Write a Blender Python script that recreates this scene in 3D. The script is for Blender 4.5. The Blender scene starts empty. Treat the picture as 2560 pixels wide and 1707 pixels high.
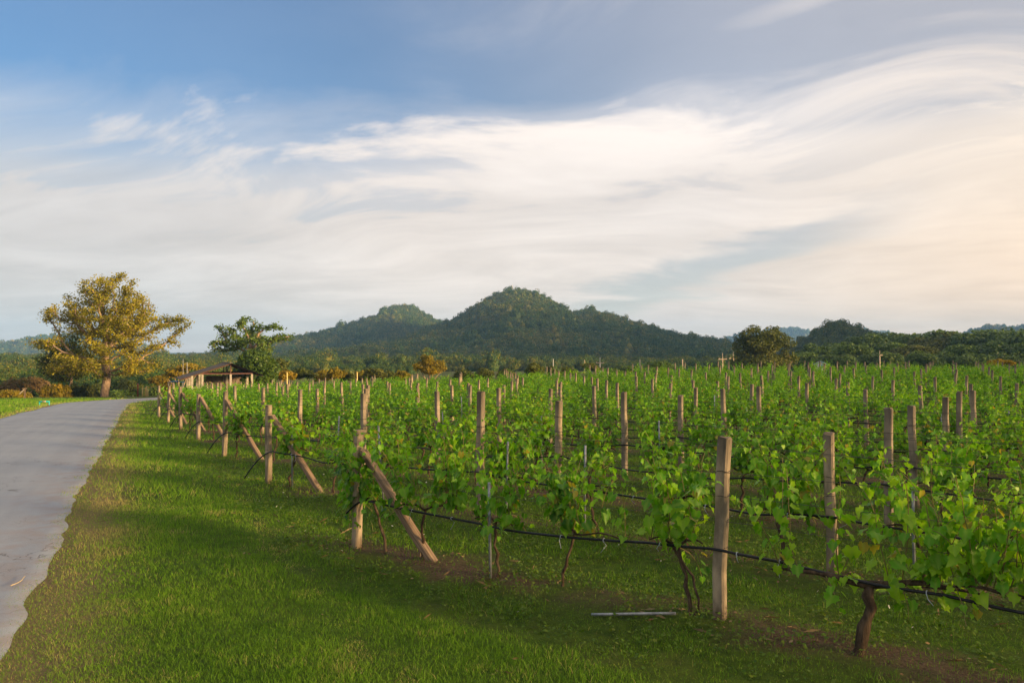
import bpy, math
import numpy as np
from mathutils import Vector, Matrix

scene = bpy.context.scene
COL = scene.collection
R = math.radians

# ------------------------------------------------------------------ camera, light, exposure
CAM_Z = 2.365
cam_data = bpy.data.cameras.new('camera')
cam_data.sensor_width = 36.0
cam_data.lens = 28.0
cam_data.clip_start = 0.05
cam_data.clip_end = 20000.0
cam = bpy.data.objects.new('camera', cam_data)
COL.objects.link(cam)
cam.location = (0, 0, CAM_Z)
cam.rotation_euler = (R(90.76), 0, 0)
scene.camera = cam

SUN_AZ, SUN_EL = 118.0, 8.0          # clockwise from the view axis (+Y), degrees
SUN_DIR = Vector((math.sin(R(SUN_AZ)) * math.cos(R(SUN_EL)), math.cos(R(SUN_AZ)) * math.cos(R(SUN_EL)), math.sin(R(SUN_EL))))
sun_data = bpy.data.lights.new('sun', 'SUN')
sun_data.energy = 4.7
sun_data.angle = R(8.5)         # the sun stands behind thin cloud
sun_data.color = (1.0, 0.67, 0.33)
sun = bpy.data.objects.new('sun', sun_data)
COL.objects.link(sun)
sun.location = (60, -10, 60)
sun.rotation_euler = (-SUN_DIR).to_track_quat('-Z', 'Y').to_euler()

vs = scene.view_settings
vs.view_transform = 'Standard'
vs.look = 'None'
vs.gamma = 1.0
vs.use_curve_mapping = False
vs.exposure = 1.5

scene.render.engine = 'CYCLES'
cy = scene.cycles
cy.use_denoising = True
cy.max_bounces = 7
cy.diffuse_bounces = 3
cy.glossy_bounces = 2
cy.transmission_bounces = 4
cy.transparent_max_bounces = 6
cy.volume_bounces = 1
cy.caustics_reflective = False
cy.caustics_refractive = False
cy.sample_clamp_indirect = 6.0


# ------------------------------------------------------------------ small node language
class X:
    """A socket with arithmetic."""
    def __init__(s, nt, k): s.nt, s.k = nt, k
    def __add__(s, o): return mth(s.nt, 'ADD', s, o)
    def __radd__(s, o): return mth(s.nt, 'ADD', o, s)
    def __sub__(s, o): return mth(s.nt, 'SUBTRACT', s, o)
    def __rsub__(s, o): return mth(s.nt, 'SUBTRACT', o, s)
    def __mul__(s, o): return mth(s.nt, 'MULTIPLY', s, o)
    def __rmul__(s, o): return mth(s.nt, 'MULTIPLY', o, s)
    def __truediv__(s, o): return mth(s.nt, 'DIVIDE', s, o)
    def __rtruediv__(s, o): return mth(s.nt, 'DIVIDE', o, s)


def put(nt, sock, v):
    if isinstance(v, X): nt.links.new(v.k, sock)
    elif isinstance(v, (tuple, list)) and len(v) == 3 and sock.type == 'RGBA': sock.default_value = (*v, 1)
    else: sock.default_value = v


def mth(nt, op, a, b=None, c=None, clamp=False):
    n = nt.nodes.new('ShaderNodeMath'); n.operation = op; n.use_clamp = clamp
    put(nt, n.inputs[0], a)
    if b is not None: put(nt, n.inputs[1], b)
    if c is not None: put(nt, n.inputs[2], c)
    return X(nt, n.outputs[0])


def ss(nt, a, b, v, lo=0.0, hi=1.0):
    n = nt.nodes.new('ShaderNodeMapRange'); n.interpolation_type = 'SMOOTHSTEP'
    put(nt, n.inputs['Value'], v)
    n.inputs['From Min'].default_value = a; n.inputs['From Max'].default_value = b
    n.inputs['To Min'].default_value = lo; n.inputs['To Max'].default_value = hi
    return X(nt, n.outputs[0])


def vec(nt, x, y, z=0.0):
    n = nt.nodes.new('ShaderNodeCombineXYZ')
    for s, v in zip(n.inputs, (x, y, z)): put(nt, s, v)
    return X(nt, n.outputs[0])


def sep(nt, v):
    n = nt.nodes.new('ShaderNodeSeparateXYZ'); put(nt, n.inputs[0], v)
    return [X(nt, o) for o in n.outputs]


def noise(nt, v, scale=1.0, detail=3.0, rough=0.55, dist=0.0, color=False):
    n = nt.nodes.new('ShaderNodeTexNoise')
    if v is not None: put(nt, n.inputs['Vector'], v)
    n.inputs['Scale'].default_value = scale; n.inputs['Detail'].default_value = detail
    n.inputs['Roughness'].default_value = rough; n.inputs['Distortion'].default_value = dist
    return X(nt, n.outputs['Color' if color else 0])


def mix(nt, f, a, b, mode='MIX'):
    n = nt.nodes.new('ShaderNodeMix'); n.data_type = 'RGBA'; n.blend_type = mode
    put(nt, n.inputs[0], f); put(nt, n.inputs[6], a); put(nt, n.inputs[7], b)
    return X(nt, n.outputs[2])


def wpos(nt):
    return X(nt, nt.nodes.new('ShaderNodeNewGeometry').outputs['Position'])


# ------------------------------------------------------------------ sky: clear air plus a sheet of cirrus
world = bpy.data.worlds.new('World')
scene.world = world
world.use_nodes = True
nt = world.node_tree
nt.nodes.clear()
sky = nt.nodes.new('ShaderNodeTexSky')
sky.sky_type = 'NISHITA'
sky.sun_disc = False
sky.sun_elevation = R(SUN_EL)
sky.sun_rotation = R(SUN_AZ)
sky.altitude = 100
sky.air_density = 1.15
sky.dust_density = 0.05
sky.ozone_density = 4.8
gen = X(nt, nt.nodes.new('ShaderNodeTexCoord').outputs['Generated'])
dx, dy, dz = sep(nt, gen)
DEG = 180 / math.pi
az = mth(nt, 'ARCTAN2', dx, dy) * DEG
el = mth(nt, 'ARCSINE', dz) * DEG
kk = 1.0 / (mth(nt, 'MAXIMUM', dz, 0.0) + 0.14)
px, py = dx * kk, dy * kk
# cirrus fibres run towards a point low on the left of the view
sx = px * -0.966 + py * 0.259
cx = px * 0.259 + py * 0.966
warp = noise(nt, vec(nt, sx * 0.5, cx * 0.5, 3.3), 1.0, 2.0, 0.5)
warp2 = noise(nt, vec(nt, sx * 0.5, cx * 0.5, 9.1), 1.0, 2.0, 0.5)
sxw, cxw = sx + (warp - 0.5) * 2.2, cx + (warp2 - 0.5) * 1.7
fib = noise(nt, vec(nt, sxw * 0.95, cxw * 2.0, 0.7), 1.0, 7.0, 0.57)            # long fibres
puff = noise(nt, vec(nt, sxw * 1.5 + 4.0, cxw * 1.9, 5.2), 1.0, 8.0, 0.57)        # tufts
wisp = noise(nt, vec(nt, sxw * 3.2, cxw * 6.5, 1.9), 1.0, 6.0, 0.6)              # fine combed wisps
big = noise(nt, vec(nt, sx * 0.33 + 1.7, cx * 0.5, 2.0), 1.0, 2.0, 0.5)           # slow thick / thin
# the sheet's ragged upper edge: about 14 deg high on the left, 19 deg on the right
ramp = ss(nt, -22.0, 8.0, az)
edge = 15.6 + ramp * 2.4
t = (edge - el) / 3.6 + (puff - 0.5) * 3.9 + (fib - 0.5) * 1.8 + (wisp - 0.5) * 1.7
left_soft = (edge + 3.5 - el) / 8.0 + (fib - 0.5) * 1.0
sheet = mth(nt, 'MAXIMUM', ss(nt, -0.15, 1.5, t), ss(nt, -0.1, 1.2, left_soft) * 0.75)
sheet = mth(nt, 'MAXIMUM', sheet, ss(nt, 0.2, 4.5, edge - el + (puff - 0.5) * 3.0) * (0.80 + ss(nt, -10.0, 25.0, az) * 0.12))
veil = ss(nt, -16.0, 24.0, az) * (0.30 + ss(nt, 0.44, 0.66, fib) * 0.42) + 0.10
streak_c = el - (19.6 + (az - 15.0) * 0.22) + (fib - 0.5) * 6.0                   # a brighter band high on the right
streak = ss(nt, 2.4, 0.0, mth(nt, 'ABSOLUTE', streak_c - 1.4)) * ss(nt, 2.0, 22.0, az) * 0.55
thin = mth(nt, 'MAXIMUM', veil, streak)
cov = mth(nt, 'MAXIMUM', sheet, thin)
gap = el - (4.2 + (az - 9.0) * 0.30) + (puff - 0.5) * 5.5 + (fib - 0.5) * 3.0     # the blue-grey lane low on the right
lane = ss(nt, 2.2, 0.2, mth(nt, 'ABSOLUTE', gap)) * ss(nt, 1.0, 7.0, az) * ss(nt, 30.0, 17.0, az)
over = ss(nt, 25.0, 45.0, el) * (0.74 + ss(nt, 0.36, 0.62, fib) * 0.22)              # broken cloud goes on overhead
cov = mth(nt, 'MAXIMUM', cov, over)
cov = cov * (1.0 - lane * 0.38)
cov = mth(nt, 'MINIMUM', cov * (0.86 + big * 0.25), 0.97)
sunang = mth(nt, 'ADD', dx * SUN_DIR.x + dy * SUN_DIR.y, dz * SUN_DIR.z)          # cosine of the angle to the sun
warm = ss(nt, -1.0, 0.50, sunang)
low = ss(nt, 15.0, 1.0, el)
c_cool = (0.278, 0.263, 0.255)
c_mid = (0.352, 0.315, 0.288)
c_warm = (0.408, 0.332, 0.256)
ccol = mix(nt, ss(nt, 0.0, 0.24, warm), c_cool, c_mid)
ccol = mix(nt, ss(nt, 0.55, 1.05, warm + low * 0.14), ccol, c_warm)
glow = ss(nt, 0.45, 1.0, warm)
shade = 0.82 + ss(nt, 0.30, 0.72, puff * 0.40 + fib * 0.42 + wisp * 0.18) * 0.30 + ss(nt, 8.0, 17.0, el) * ss(nt, -14.0, 18.0, az) * 0.12 - low * 0.015
ccol = mix(nt, 1.0, ccol, vec(nt, shade + low * (0.05 + glow * 0.13), shade + low * (0.02 + glow * 0.06), shade - low * 0.02), 'MULTIPLY')
SKY_STRENGTH = 0.066
clear = mix(nt, 1.0, X(nt, sky.outputs[0]), (SKY_STRENGTH,) * 3, 'MULTIPLY')
allsky = mix(nt, cov, clear, ccol)
bg = nt.nodes.new('ShaderNodeBackground')
put(nt, bg.inputs[0], allsky)
bg.inputs[1].default_value = 1.0
wo = nt.nodes.new('ShaderNodeOutputWorld')
nt.links.new(bg.outputs[0], wo.inputs[0])


# ------------------------------------------------------------------ mesh helpers
HAZE = 0.00017          # per metre


def sstep(a, b, x):
    t = np.clip((np.asarray(x, float) - a) / (b - a), 0, 1)
    return t * t * (3 - 2 * t)


def raw_mesh(name, V, faces, mats=(), smooth=False, mat_idx=None, attr=None):
    """V (n,3); faces = list of (m,k) int arrays; attr = per-vertex float."""
    V = np.asarray(V, np.float32)
    faces = [np.asarray(f, np.int32) for f in faces if len(f)]
    me = bpy.data.meshes.new(name)
    me.vertices.add(len(V))
    me.vertices.foreach_set('co', V.ravel())
    loops = np.concatenate([f.ravel() for f in faces])
    sizes = np.concatenate([np.full(len(f), f.shape[1], np.int32) for f in faces])
    me.loops.add(len(loops))
    me.loops.foreach_set('vertex_index', loops)
    me.polygons.add(len(sizes))
    me.polygons.foreach_set('loop_start', np.concatenate([[0], np.cumsum(sizes)[:-1]]).astype(np.int32))
    if mat_idx is not None: me.polygons.foreach_set('material_index', np.asarray(mat_idx, np.int32))
    me.polygons.foreach_set('use_smooth', np.full(len(sizes), smooth))
    for m in mats: me.materials.append(m)
    me.update(calc_edges=True)
    if attr is not None:
        a = me.attributes.new('tint', 'FLOAT', 'POINT')
        a.data.foreach_set('value', np.asarray(attr, np.float32))
    return me


class MB:
    """Collects tubes, boxes and polygons into one mesh."""
    def __init__(s): s.v, s.q, s.t, s.n = [], [], [], 0

    def add(s, V, quads=None, tris=None):
        V = np.asarray(V, float)
        if quads is not None and len(quads): s.q.append(np.asarray(quads, int) + s.n)
        if tris is not None and len(tris): s.t.append(np.asarray(tris, int) + s.n)
        s.v.append(V); s.n += len(V)
        return s

    def tube(s, P, rad, sides=6, cap=True):
        P = np.asarray(P, float); n = len(P)
        rad = np.broadcast_to(np.asarray(rad, float), (n,))
        T = np.gradient(P, axis=0)
        T /= np.linalg.norm(T, axis=1)[:, None] + 1e-9
        ref = np.array([0, 0, 1.0]) if abs(T[0, 2]) < 0.9 else np.array([1.0, 0, 0])
        U = np.cross(T, ref); U /= np.linalg.norm(U, axis=1)[:, None] + 1e-9
        W = np.cross(T, U)
        a = np.arange(sides) * 2 * math.pi / sides
        V = P[:, None] + rad[:, None, None] * (np.cos(a)[None, :, None] * U[:, None] + np.sin(a)[None, :, None] * W[:, None])
        i = np.arange(n - 1)[:, None] * sides; j = np.arange(sides)[None]; j2 = (j + 1) % sides
        Q = np.stack([i + j, i + j2, i + sides + j2, i + sides + j], -1).reshape(-1, 4)
        V = V.reshape(-1, 3)
        tr = None
        if cap:
            V = np.vstack([V, P[0], P[-1]]); b = n * sides
            k = np.arange(sides); k2 = (k + 1) % sides
            tr = np.vstack([np.stack([np.full(sides, b), k2, k], -1), np.stack([np.full(sides, b + 1), b - sides + k, b - sides + k2], -1)])
        return s.add(V, Q, tr)

    def box(s, c, size, M=None):
        h = np.asarray(size, float) / 2
        V = np.array([[x, y, z] for x in (-1, 1) for y in (-1, 1) for z in (-1, 1)], float) * h
        if M is not None: V = V @ np.asarray(M, float).T
        return s.add(V + np.asarray(c, float), [[0, 1, 3, 2], [4, 6, 7, 5], [0, 4, 5, 1], [2, 3, 7, 6], [0, 2, 6, 4], [1, 5, 7, 3]])

    def beam(s, a, b, w, h=None):
        a, b = np.asarray(a, float), np.asarray(b, float); h = h or w
        z = b - a; L = np.linalg.norm(z); z /= L
        ref = np.array([0, 0, 1.0]) if abs(z[2]) < 0.95 else np.array([0, 1.0, 0])
        x = np.cross(ref, z); x /= np.linalg.norm(x); y = np.cross(z, x)
        return s.box((a + b) / 2, (w, h, L), np.stack([x, y, z], 1))

    def mesh(s, name, mat=None, smooth=False):
        return raw_mesh(name, np.vstack(s.v), [np.vstack(s.q) if s.q else [], np.vstack(s.t) if s.t else []], [mat] if mat else [], smooth)


def obj(name, me, parent=None, loc=None):
    o = bpy.data.objects.new(name, me); COL.objects.link(o)
    if parent is not None: o.parent = parent
    if loc is not None: o.location = loc
    return o


def tag(o, label=None, cat=None, group=None, kind=None):
    if label: o['label'] = label
    if cat: o['category'] = cat
    if group: o['group'] = group
    if kind: o['kind'] = kind
    return o


def thing(name, label, cat, loc=(0, 0, 0), rz=0.0, group=None):
    o = obj(name, None, None, loc); o.rotation_euler = (0, 0, rz)
    return tag(o, label, cat, group)


# ------------------------------------------------------------------ materials
def new_mat(name):
    m = bpy.data.materials.new(name); m.use_nodes = True
    t = m.node_tree; t.nodes.clear()
    out = t.nodes.new('ShaderNodeOutputMaterial')
    return m, t, out


def principled(t, out, col, rough=0.8, bump=None, bump_s=0.3, bump_d=0.01, spec=0.3, metal=0.0):
    p = t.nodes.new('ShaderNodeBsdfPrincipled')
    put(t, p.inputs['Base Color'], col); put(t, p.inputs['Roughness'], rough)
    p.inputs['Specular IOR Level'].default_value = spec
    p.inputs['Metallic'].default_value = metal
    if bump is not None:
        b = t.nodes.new('ShaderNodeBump'); put(t, b.inputs['Height'], bump)
        b.inputs['Strength'].default_value = bump_s; b.inputs['Distance'].default_value = bump_d
        t.links.new(b.outputs[0], p.inputs['Normal'])
    t.links.new(p.outputs[0], out.inputs[0])
    return p


def plain(name, col, rough=0.7, var=0.25, scale=6.0, metal=0.0, spec=0.3):
    m, t, out = new_mat(name)
    tc = X(t, t.nodes.new('ShaderNodeTexCoord').outputs['Object'])
    n = noise(t, tc, scale, 5, 0.6)
    dark = tuple(c * (1 - var) for c in col); lite = tuple(min(1, c * (1 + var)) for c in col)
    principled(t, out, mix(t, ss(t, 0.3, 0.7, n), dark, lite), rough, n, 0.2, 0.004, spec, metal)
    return m


def leaf_mat(name, a, b, c, trans=0.35, rough=0.5, rare=None, rare_p=0.0, spec=0.35, pos_scale=0.35, pos_amt=0.5, rib=False):
    """Foliage: per-leaf and per-plant colour between a, b and c, some light let through."""
    m, t, out = new_mat(name)
    isl = X(t, t.nodes.new('ShaderNodeNewGeometry').outputs['Random Per Island'])
    oi = X(t, t.nodes.new('ShaderNodeObjectInfo').outputs['Random'])
    r = mth(t, 'FRACT', isl + oi * 7.31)
    pn = ss(t, 0.32, 0.68, noise(t, wpos(t), pos_scale, 2))
    r2 = r * (1 - pos_amt) + pn * pos_amt
    col = mix(t, ss(t, 0.0, 0.5, r2), a, b)
    col = mix(t, ss(t, 0.45, 1.0, r2), col, c)
    if rare: col = mix(t, mth(t, 'GREATER_THAN', mth(t, 'FRACT', r * 13.7), 1 - rare_p), col, rare)
    if rib:                                             # paler along the ribs, 'tint' 0 at the midrib .. 1 at the margin
        an = t.nodes.new('ShaderNodeAttribute'); an.attribute_name = 'tint'
        e = X(t, an.outputs['Fac'])
        col = mix(t, ss(t, 0.45, 0.0, e) * 0.32, col, (0.36, 0.50, 0.08))
        col = mix(t, ss(t, 0.75, 1.0, e) * 0.25, col, (0.30, 0.33, 0.02))
    p = t.nodes.new('ShaderNodeBsdfPrincipled')
    put(t, p.inputs['Base Color'], col); p.inputs['Roughness'].default_value = rough
    p.inputs['Specular IOR Level'].default_value = spec
    tr = t.nodes.new('ShaderNodeBsdfTranslucent')
    put(t, tr.inputs[0], mix(t, 1.0, col, (1.25, 1.2, 0.55), 'MULTIPLY'))
    mx = t.nodes.new('ShaderNodeMixShader'); mx.inputs[0].default_value = trans
    t.links.new(p.outputs[0], mx.inputs[1]); t.links.new(tr.outputs[0], mx.inputs[2])
    t.links.new(mx.outputs[0], out.inputs[0])
    return m


def grass_mat(name, dark, mid, dry):
    """Blades: 'tint' runs 0 dark green .. 0.5 fresh green .. 1 straw."""
    m, t, out = new_mat(name)
    an = t.nodes.new('ShaderNodeAttribute'); an.attribute_name = 'tint'
    a = X(t, an.outputs['Fac'])
    col = mix(t, ss(t, 0.0, 0.5, a), dark, mid)
    col = mix(t, ss(t, 0.5, 1.0, a), col, dry)
    p = t.nodes.new('ShaderNodeBsdfPrincipled')
    put(t, p.inputs['Base Color'], col); p.inputs['Roughness'].default_value = 0.6
    p.inputs['Specular IOR Level'].default_value = 0.2
    tr = t.nodes.new('ShaderNodeBsdfTranslucent'); put(t, tr.inputs[0], col)
    mx = t.nodes.new('ShaderNodeMixShader'); mx.inputs[0].default_value = 0.3
    t.links.new(p.outputs[0], mx.inputs[1]); t.links.new(tr.outputs[0], mx.inputs[2])
    t.links.new(mx.outputs[0], out.inputs[0])
    return m


def bark_mat(name, a, b, scale=8.0):
    m, t, out = new_mat(name)
    tc = X(t, t.nodes.new('ShaderNodeTexCoord').outputs['Object'])
    x, y, z = sep(t, tc)
    n = noise(t, vec(t, x * 2.2, y * 2.2, z * 0.5), scale, 6, 0.65)
    principled(t, out, mix(t, ss(t, 0.3, 0.72, n), a, b), 0.9, n, 0.7, 0.02, 0.15)
    return m


M_VINE = leaf_mat('vine_leaf', (0.032, 0.130, 0.008), (0.122, 0.345, 0.010), (0.290, 0.500, 0.016), 0.46, 0.42, (0.36, 0.30, 0.03), 0.032, 0.3, 0.5, 0.35, True)
M_WOODVINE = bark_mat('vine_wood', (0.035, 0.024, 0.016), (0.12, 0.085, 0.055), 14)
M_CANE = plain('green_cane', (0.17, 0.14, 0.045), 0.6, 0.3, 20)
M_HOSE = plain('black_hose', (0.012, 0.013, 0.016), 0.42, 0.3, 30)
M_WIRE = plain('steel_wire', (0.06, 0.055, 0.05), 0.5, 0.3, 30, 0.6)
M_STAKE = plain('galvanised_pipe', (0.26, 0.28, 0.30), 0.5, 0.3, 18, 0.5)
M_TIE = plain('pale_tie', (0.42, 0.47, 0.52), 0.6, 0.2, 40)
M_BARK = bark_mat('pale_bark', (0.16, 0.11, 0.075), (0.42, 0.31, 0.22), 5)
M_BARK2 = bark_mat('dark_bark', (0.06, 0.045, 0.03), (0.17, 0.125, 0.085), 6)
M_GOLD = leaf_mat('golden_leaf', (0.120, 0.135, 0.012), (0.245, 0.230, 0.020), (0.375, 0.315, 0.030), 0.38, 0.55, None, 0, 0.2, 0.25, 0.45)
M_GREEN = leaf_mat('tree_leaf', (0.050, 0.100, 0.018), (0.100, 0.170, 0.028), (0.150, 0.205, 0.038), 0.3, 0.5, None, 0, 0.3, 0.3, 0.4)
M_DEEP = leaf_mat('deep_leaf', (0.030, 0.065, 0.008), (0.060, 0.115, 0.012), (0.100, 0.155, 0.018), 0.28, 0.45, None, 0, 0.3, 0.5, 0.4)
M_OLIVE = leaf_mat('olive_leaf', (0.045, 0.066, 0.012), (0.088, 0.110, 0.018), (0.145, 0.145, 0.026), 0.3, 0.55, None, 0, 0.2, 0.3, 0.45)
M_YELLOW = leaf_mat('yellow_leaf', (0.12, 0.115, 0.010), (0.23, 0.19, 0.014), (0.33, 0.22, 0.020), 0.35, 0.55, None, 0, 0.2, 0.3, 0.4)
M_RUST = leaf_mat('rust_leaf', (0.10, 0.075, 0.035), (0.165, 0.115, 0.05), (0.22, 0.145, 0.05), 0.25, 0.7, None, 0, 0.1, 0.3, 0.4)
M_FOREST = leaf_mat('forest_leaf', (0.024, 0.066, 0.018), (0.055, 0.108, 0.020), (0.225, 0.195, 0.030), 0.2, 0.6, None, 0, 0.15, 0.012, 0.30)
M_LAWN = grass_mat('lawn_blade', (0.062, 0.165, 0.009), (0.165, 0.330, 0.016), (0.46, 0.38, 0.14))
M_WEED = leaf_mat('weed_leaf', (0.045, 0.10, 0.012), (0.085, 0.165, 0.016), (0.15, 0.20, 0.03), 0.3, 0.55, (0.6, 0.6, 0.55), 0.004, 0.2, 0.8, 0.3)


def concrete_mat():
    m, t, out = new_mat('weathered_concrete')
    tc = X(t, t.nodes.new('ShaderNodeTexCoord').outputs['Object'])
    oi = X(t, t.nodes.new('ShaderNodeObjectInfo').outputs['Random'])
    x, y, z = sep(t, tc)
    n1 = noise(t, vec(t, x * 3 + oi * 40, y * 3, z * 1.1), 2.2, 5, 0.62)
    n2 = noise(t, vec(t, x + oi * 17, y, z), 38, 4, 0.7)
    st = noise(t, vec(t, x * 9 + oi * 23, y * 9, z * 0.9), 2.0, 4, 0.6)
    col = mix(t, ss(t, 0.3, 0.72, n1), (0.165, 0.136, 0.096), (0.440, 0.350, 0.240))
    col = mix(t, ss(t, 0.25, 0.9, oi) * 0.4, col, (0.25, 0.215, 0.175))
    col = mix(t, ss(t, 0.52, 0.75, st) * ss(t, 0.35, 1.45, z) * 0.65, col, (0.052, 0.045, 0.040))   # lichen and soot run down from the top
    col = mix(t, ss(t, 1.25, 1.56, z + (n1 - 0.5) * 0.6) * 0.6, col, (0.065, 0.058, 0.050))
    col = mix(t, ss(t, 0.62, 0.72, n2) * 0.35, col, (0.46, 0.42, 0.36))
    col = mix(t, ss(t, 0.16, 0.0, z + (n1 - 0.5) * 0.25) * 0.6, col, (0.10, 0.066, 0.040))          # soil splashed on the foot
    crk = noise(t, vec(t, x * 30 + oi * 11, y * 30, z * 2.2), 1.0, 3, 0.6)
    col = mix(t, ss(t, 0.66, 0.70, crk) * 0.6, col, (0.045, 0.036, 0.028))
    principled(t, out, col, 0.92, n2 * 0.6 + n1, 0.5, 0.006, 0.15)
    return m


def timber_mat():
    m, t, out = new_mat('weathered_timber')
    tc = X(t, t.nodes.new('ShaderNodeTexCoord').outputs['Object'])
    oi = X(t, t.nodes.new('ShaderNodeObjectInfo').outputs['Random'])
    x, y, z = sep(t, tc)
    g = noise(t, vec(t, x * 22 + oi * 31, y * 22, z * 0.8), 2.0, 5, 0.65)
    s = noise(t, vec(t, x * 2 + oi * 9, y * 2, z * 1.3), 2.0, 3)
    col = mix(t, ss(t, 0.3, 0.7, g), (0.145, 0.098, 0.064), (0.31, 0.225, 0.150))
    col = mix(t, ss(t, 0.56, 0.70, s) * 0.8, col, (0.050, 0.040, 0.030))
    principled(t, out, col, 0.9, g, 0.6, 0.006, 0.15)
    return m


M_CONC = concrete_mat()
M_TIMBER = timber_mat()

# ------------------------------------------------------------------ the lie of the land
U = np.array([0.7915, -0.6112])          # along the vine rows, away from the road
E0 = np.array([-1.90, 9.77])             # road end of the nearest row
ESTEP = np.array([-2.575, 4.90])         # to the road end of the next row
RN = np.array([0.6112, 0.7915])          # across the rows
ROW0 = float(RN @ E0)
ROWGAP = 2.30
RD_D = np.array([-0.4202, 0.9074])       # road direction
RD_N = np.array([0.9074, 0.4202])        # across the road, to the right


def field_q(x, y): return 0.8853 * x + 0.4651 * y - 2.862      # metres right of the line of row ends


def in_field(x, y):
    return sstep(-0.6, 0.4, field_q(x, y)) * sstep(71.5, 70.0, y)


def terrain(x, y):
    x, y = np.asarray(x, float), np.asarray(y, float)
    q = field_q(x, y)
    w = 1 - sstep(0, 50, q)
    dd = 0.5 * ((y - 15) + np.sqrt((y - 15) ** 2 + 30)) - 0.5 * (-15 + math.sqrt(255))
    z = -0.035 * np.clip(dd, 0, 90) * w
    s = sstep(82, 160, y + np.clip(-x - 45, 0, 40) * 0.3)
    z = z * (1 - s) - 5.0 * s
    near = 1 - sstep(60, 90, np.hypot(x, y))
    m = RD_N[0] * x + RD_N[1] * y
    lawn = sstep(-0.9, 0.3, m) * near
    z = z + lawn * (0.022 * np.sin(x * 1.3 + y * 0.7) + 0.016 * np.sin(x * 0.6 - y * 1.9 + 1) + 0.012 * np.sin(2.7 * x + 3.1 * y))
    f = in_field(x, y)
    rr = (RN[0] * x + RN[1] * y - ROW0) / ROWGAP
    ph = np.abs(rr - np.round(rr)) * ROWGAP
    z = z + near * f * 0.055 * np.exp(-(ph / 0.45) ** 2) * (rr > -0.4)
    z = z - near * 0.05 * np.exp(-((rr * ROWGAP + 1.05) / 0.35) ** 2) * sstep(-2.2, -0.6, q)     # furrow on the lawn side
    return z


def at(px_, py_, d):
    """A pixel of the 2560-wide photograph at a distance d, in metres."""
    return np.array([(px_ - 1280) / 1991 * d, d, CAM_Z - (py_ - 880) / 1991 * d])


def ground_mat():
    m, t, out = new_mat('soil_and_turf')
    P = wpos(t); x, y, z = sep(t, P)
    n1 = noise(t, P, 0.9, 4, 0.6); n2 = noise(t, P, 7.0, 5, 0.65); n3 = noise(t, P, 40.0, 4, 0.7); nb = noise(t, P, 0.12, 3)
    turf = mix(t, ss(t, 0.3, 0.7, n2), (0.042, 0.090, 0.010), (0.090, 0.150, 0.018))
    turf = mix(t, ss(t, 0.40, 0.75, n1) * 0.5, turf, (0.105, 0.115, 0.028))
    far = mix(t, ss(t, 0.35, 0.65, nb), (0.055, 0.080, 0.018), (0.115, 0.110, 0.030))
    turf = mix(t, ss(t, 60, 110, y), turf, far)
    soil = mix(t, ss(t, 0.25, 0.75, n3), (0.075, 0.050, 0.031), (0.190, 0.130, 0.083))
    soil = mix(t, ss(t, 0.45, 0.7, n2) * 0.5, soil, (0.19, 0.135, 0.085))
    q = x * 0.8853 + y * 0.4651 - 2.862
    r = (x * RN[0] + y * RN[1] - ROW0) / ROWGAP
    ph = mth(t, 'ABSOLUTE', r - mth(t, 'ROUND', r)) * ROWGAP
    strip = ss(t, 0.62, 0.02, ph + (n1 - 0.5) * 1.9 + (n2 - 0.5) * 0.7) * ss(t, -1.2, 0.2, q + (n2 - 0.5) * 2) * ss(t, 72.5, 70, y)
    strip = strip * ss(t, -0.55, -0.2, r)
    mm = x * RD_N[0] + y * RD_N[1]
    verge = ss(t, 0.15, -0.75, mm + (n2 - 0.5) * 1.3 + (n1 - 0.5) * 0.7) * ss(t, -7.2, -6.4, mm) * ss(t, 72, 60, y)
    col = mix(t, strip * ss(t, 0.34, 0.56, noise(t, P, 0.55, 3)), turf, soil)
    col = mix(t, verge * 0.9, col, mix(t, n3, (0.18, 0.125, 0.07), (0.34, 0.25, 0.13)))
    principled(t, out, col, 0.95, n3 + n2 * 2, 1.0, 0.06, 0.1)
    return m


def spaced(lo, hi, fine, far, ratio):
    a = list(np.arange(lo, hi + 1e-6, fine))
    s, v = fine, lo
    left = []
    while v > -far: s *= ratio; v -= s; left.append(v)
    s, v = fine, a[-1]
    right = []
    while v < far: s *= ratio; v += s; right.append(v)
    return np.array(left[::-1] + a + right)


gx = spaced(-48, 48, 0.5, 9000, 1.22)
gy = spaced(-6, 100, 0.5, 9000, 1.22)
GX, GY = np.meshgrid(gx, gy, indexing='ij')
GZ = terrain(GX, GY)
nx_, ny_ = GX.shape
ii = (np.arange(nx_ - 1)[:, None] * ny_ + np.arange(ny_ - 1)[None]).ravel()
ground = obj('ground', raw_mesh('ground', np.stack([GX, GY, GZ], -1).reshape(-1, 3),
                                [np.stack([ii, ii + ny_, ii + ny_ + 1, ii + 1], -1)], [ground_mat()], True))
tag(ground, kind='structure')


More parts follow.
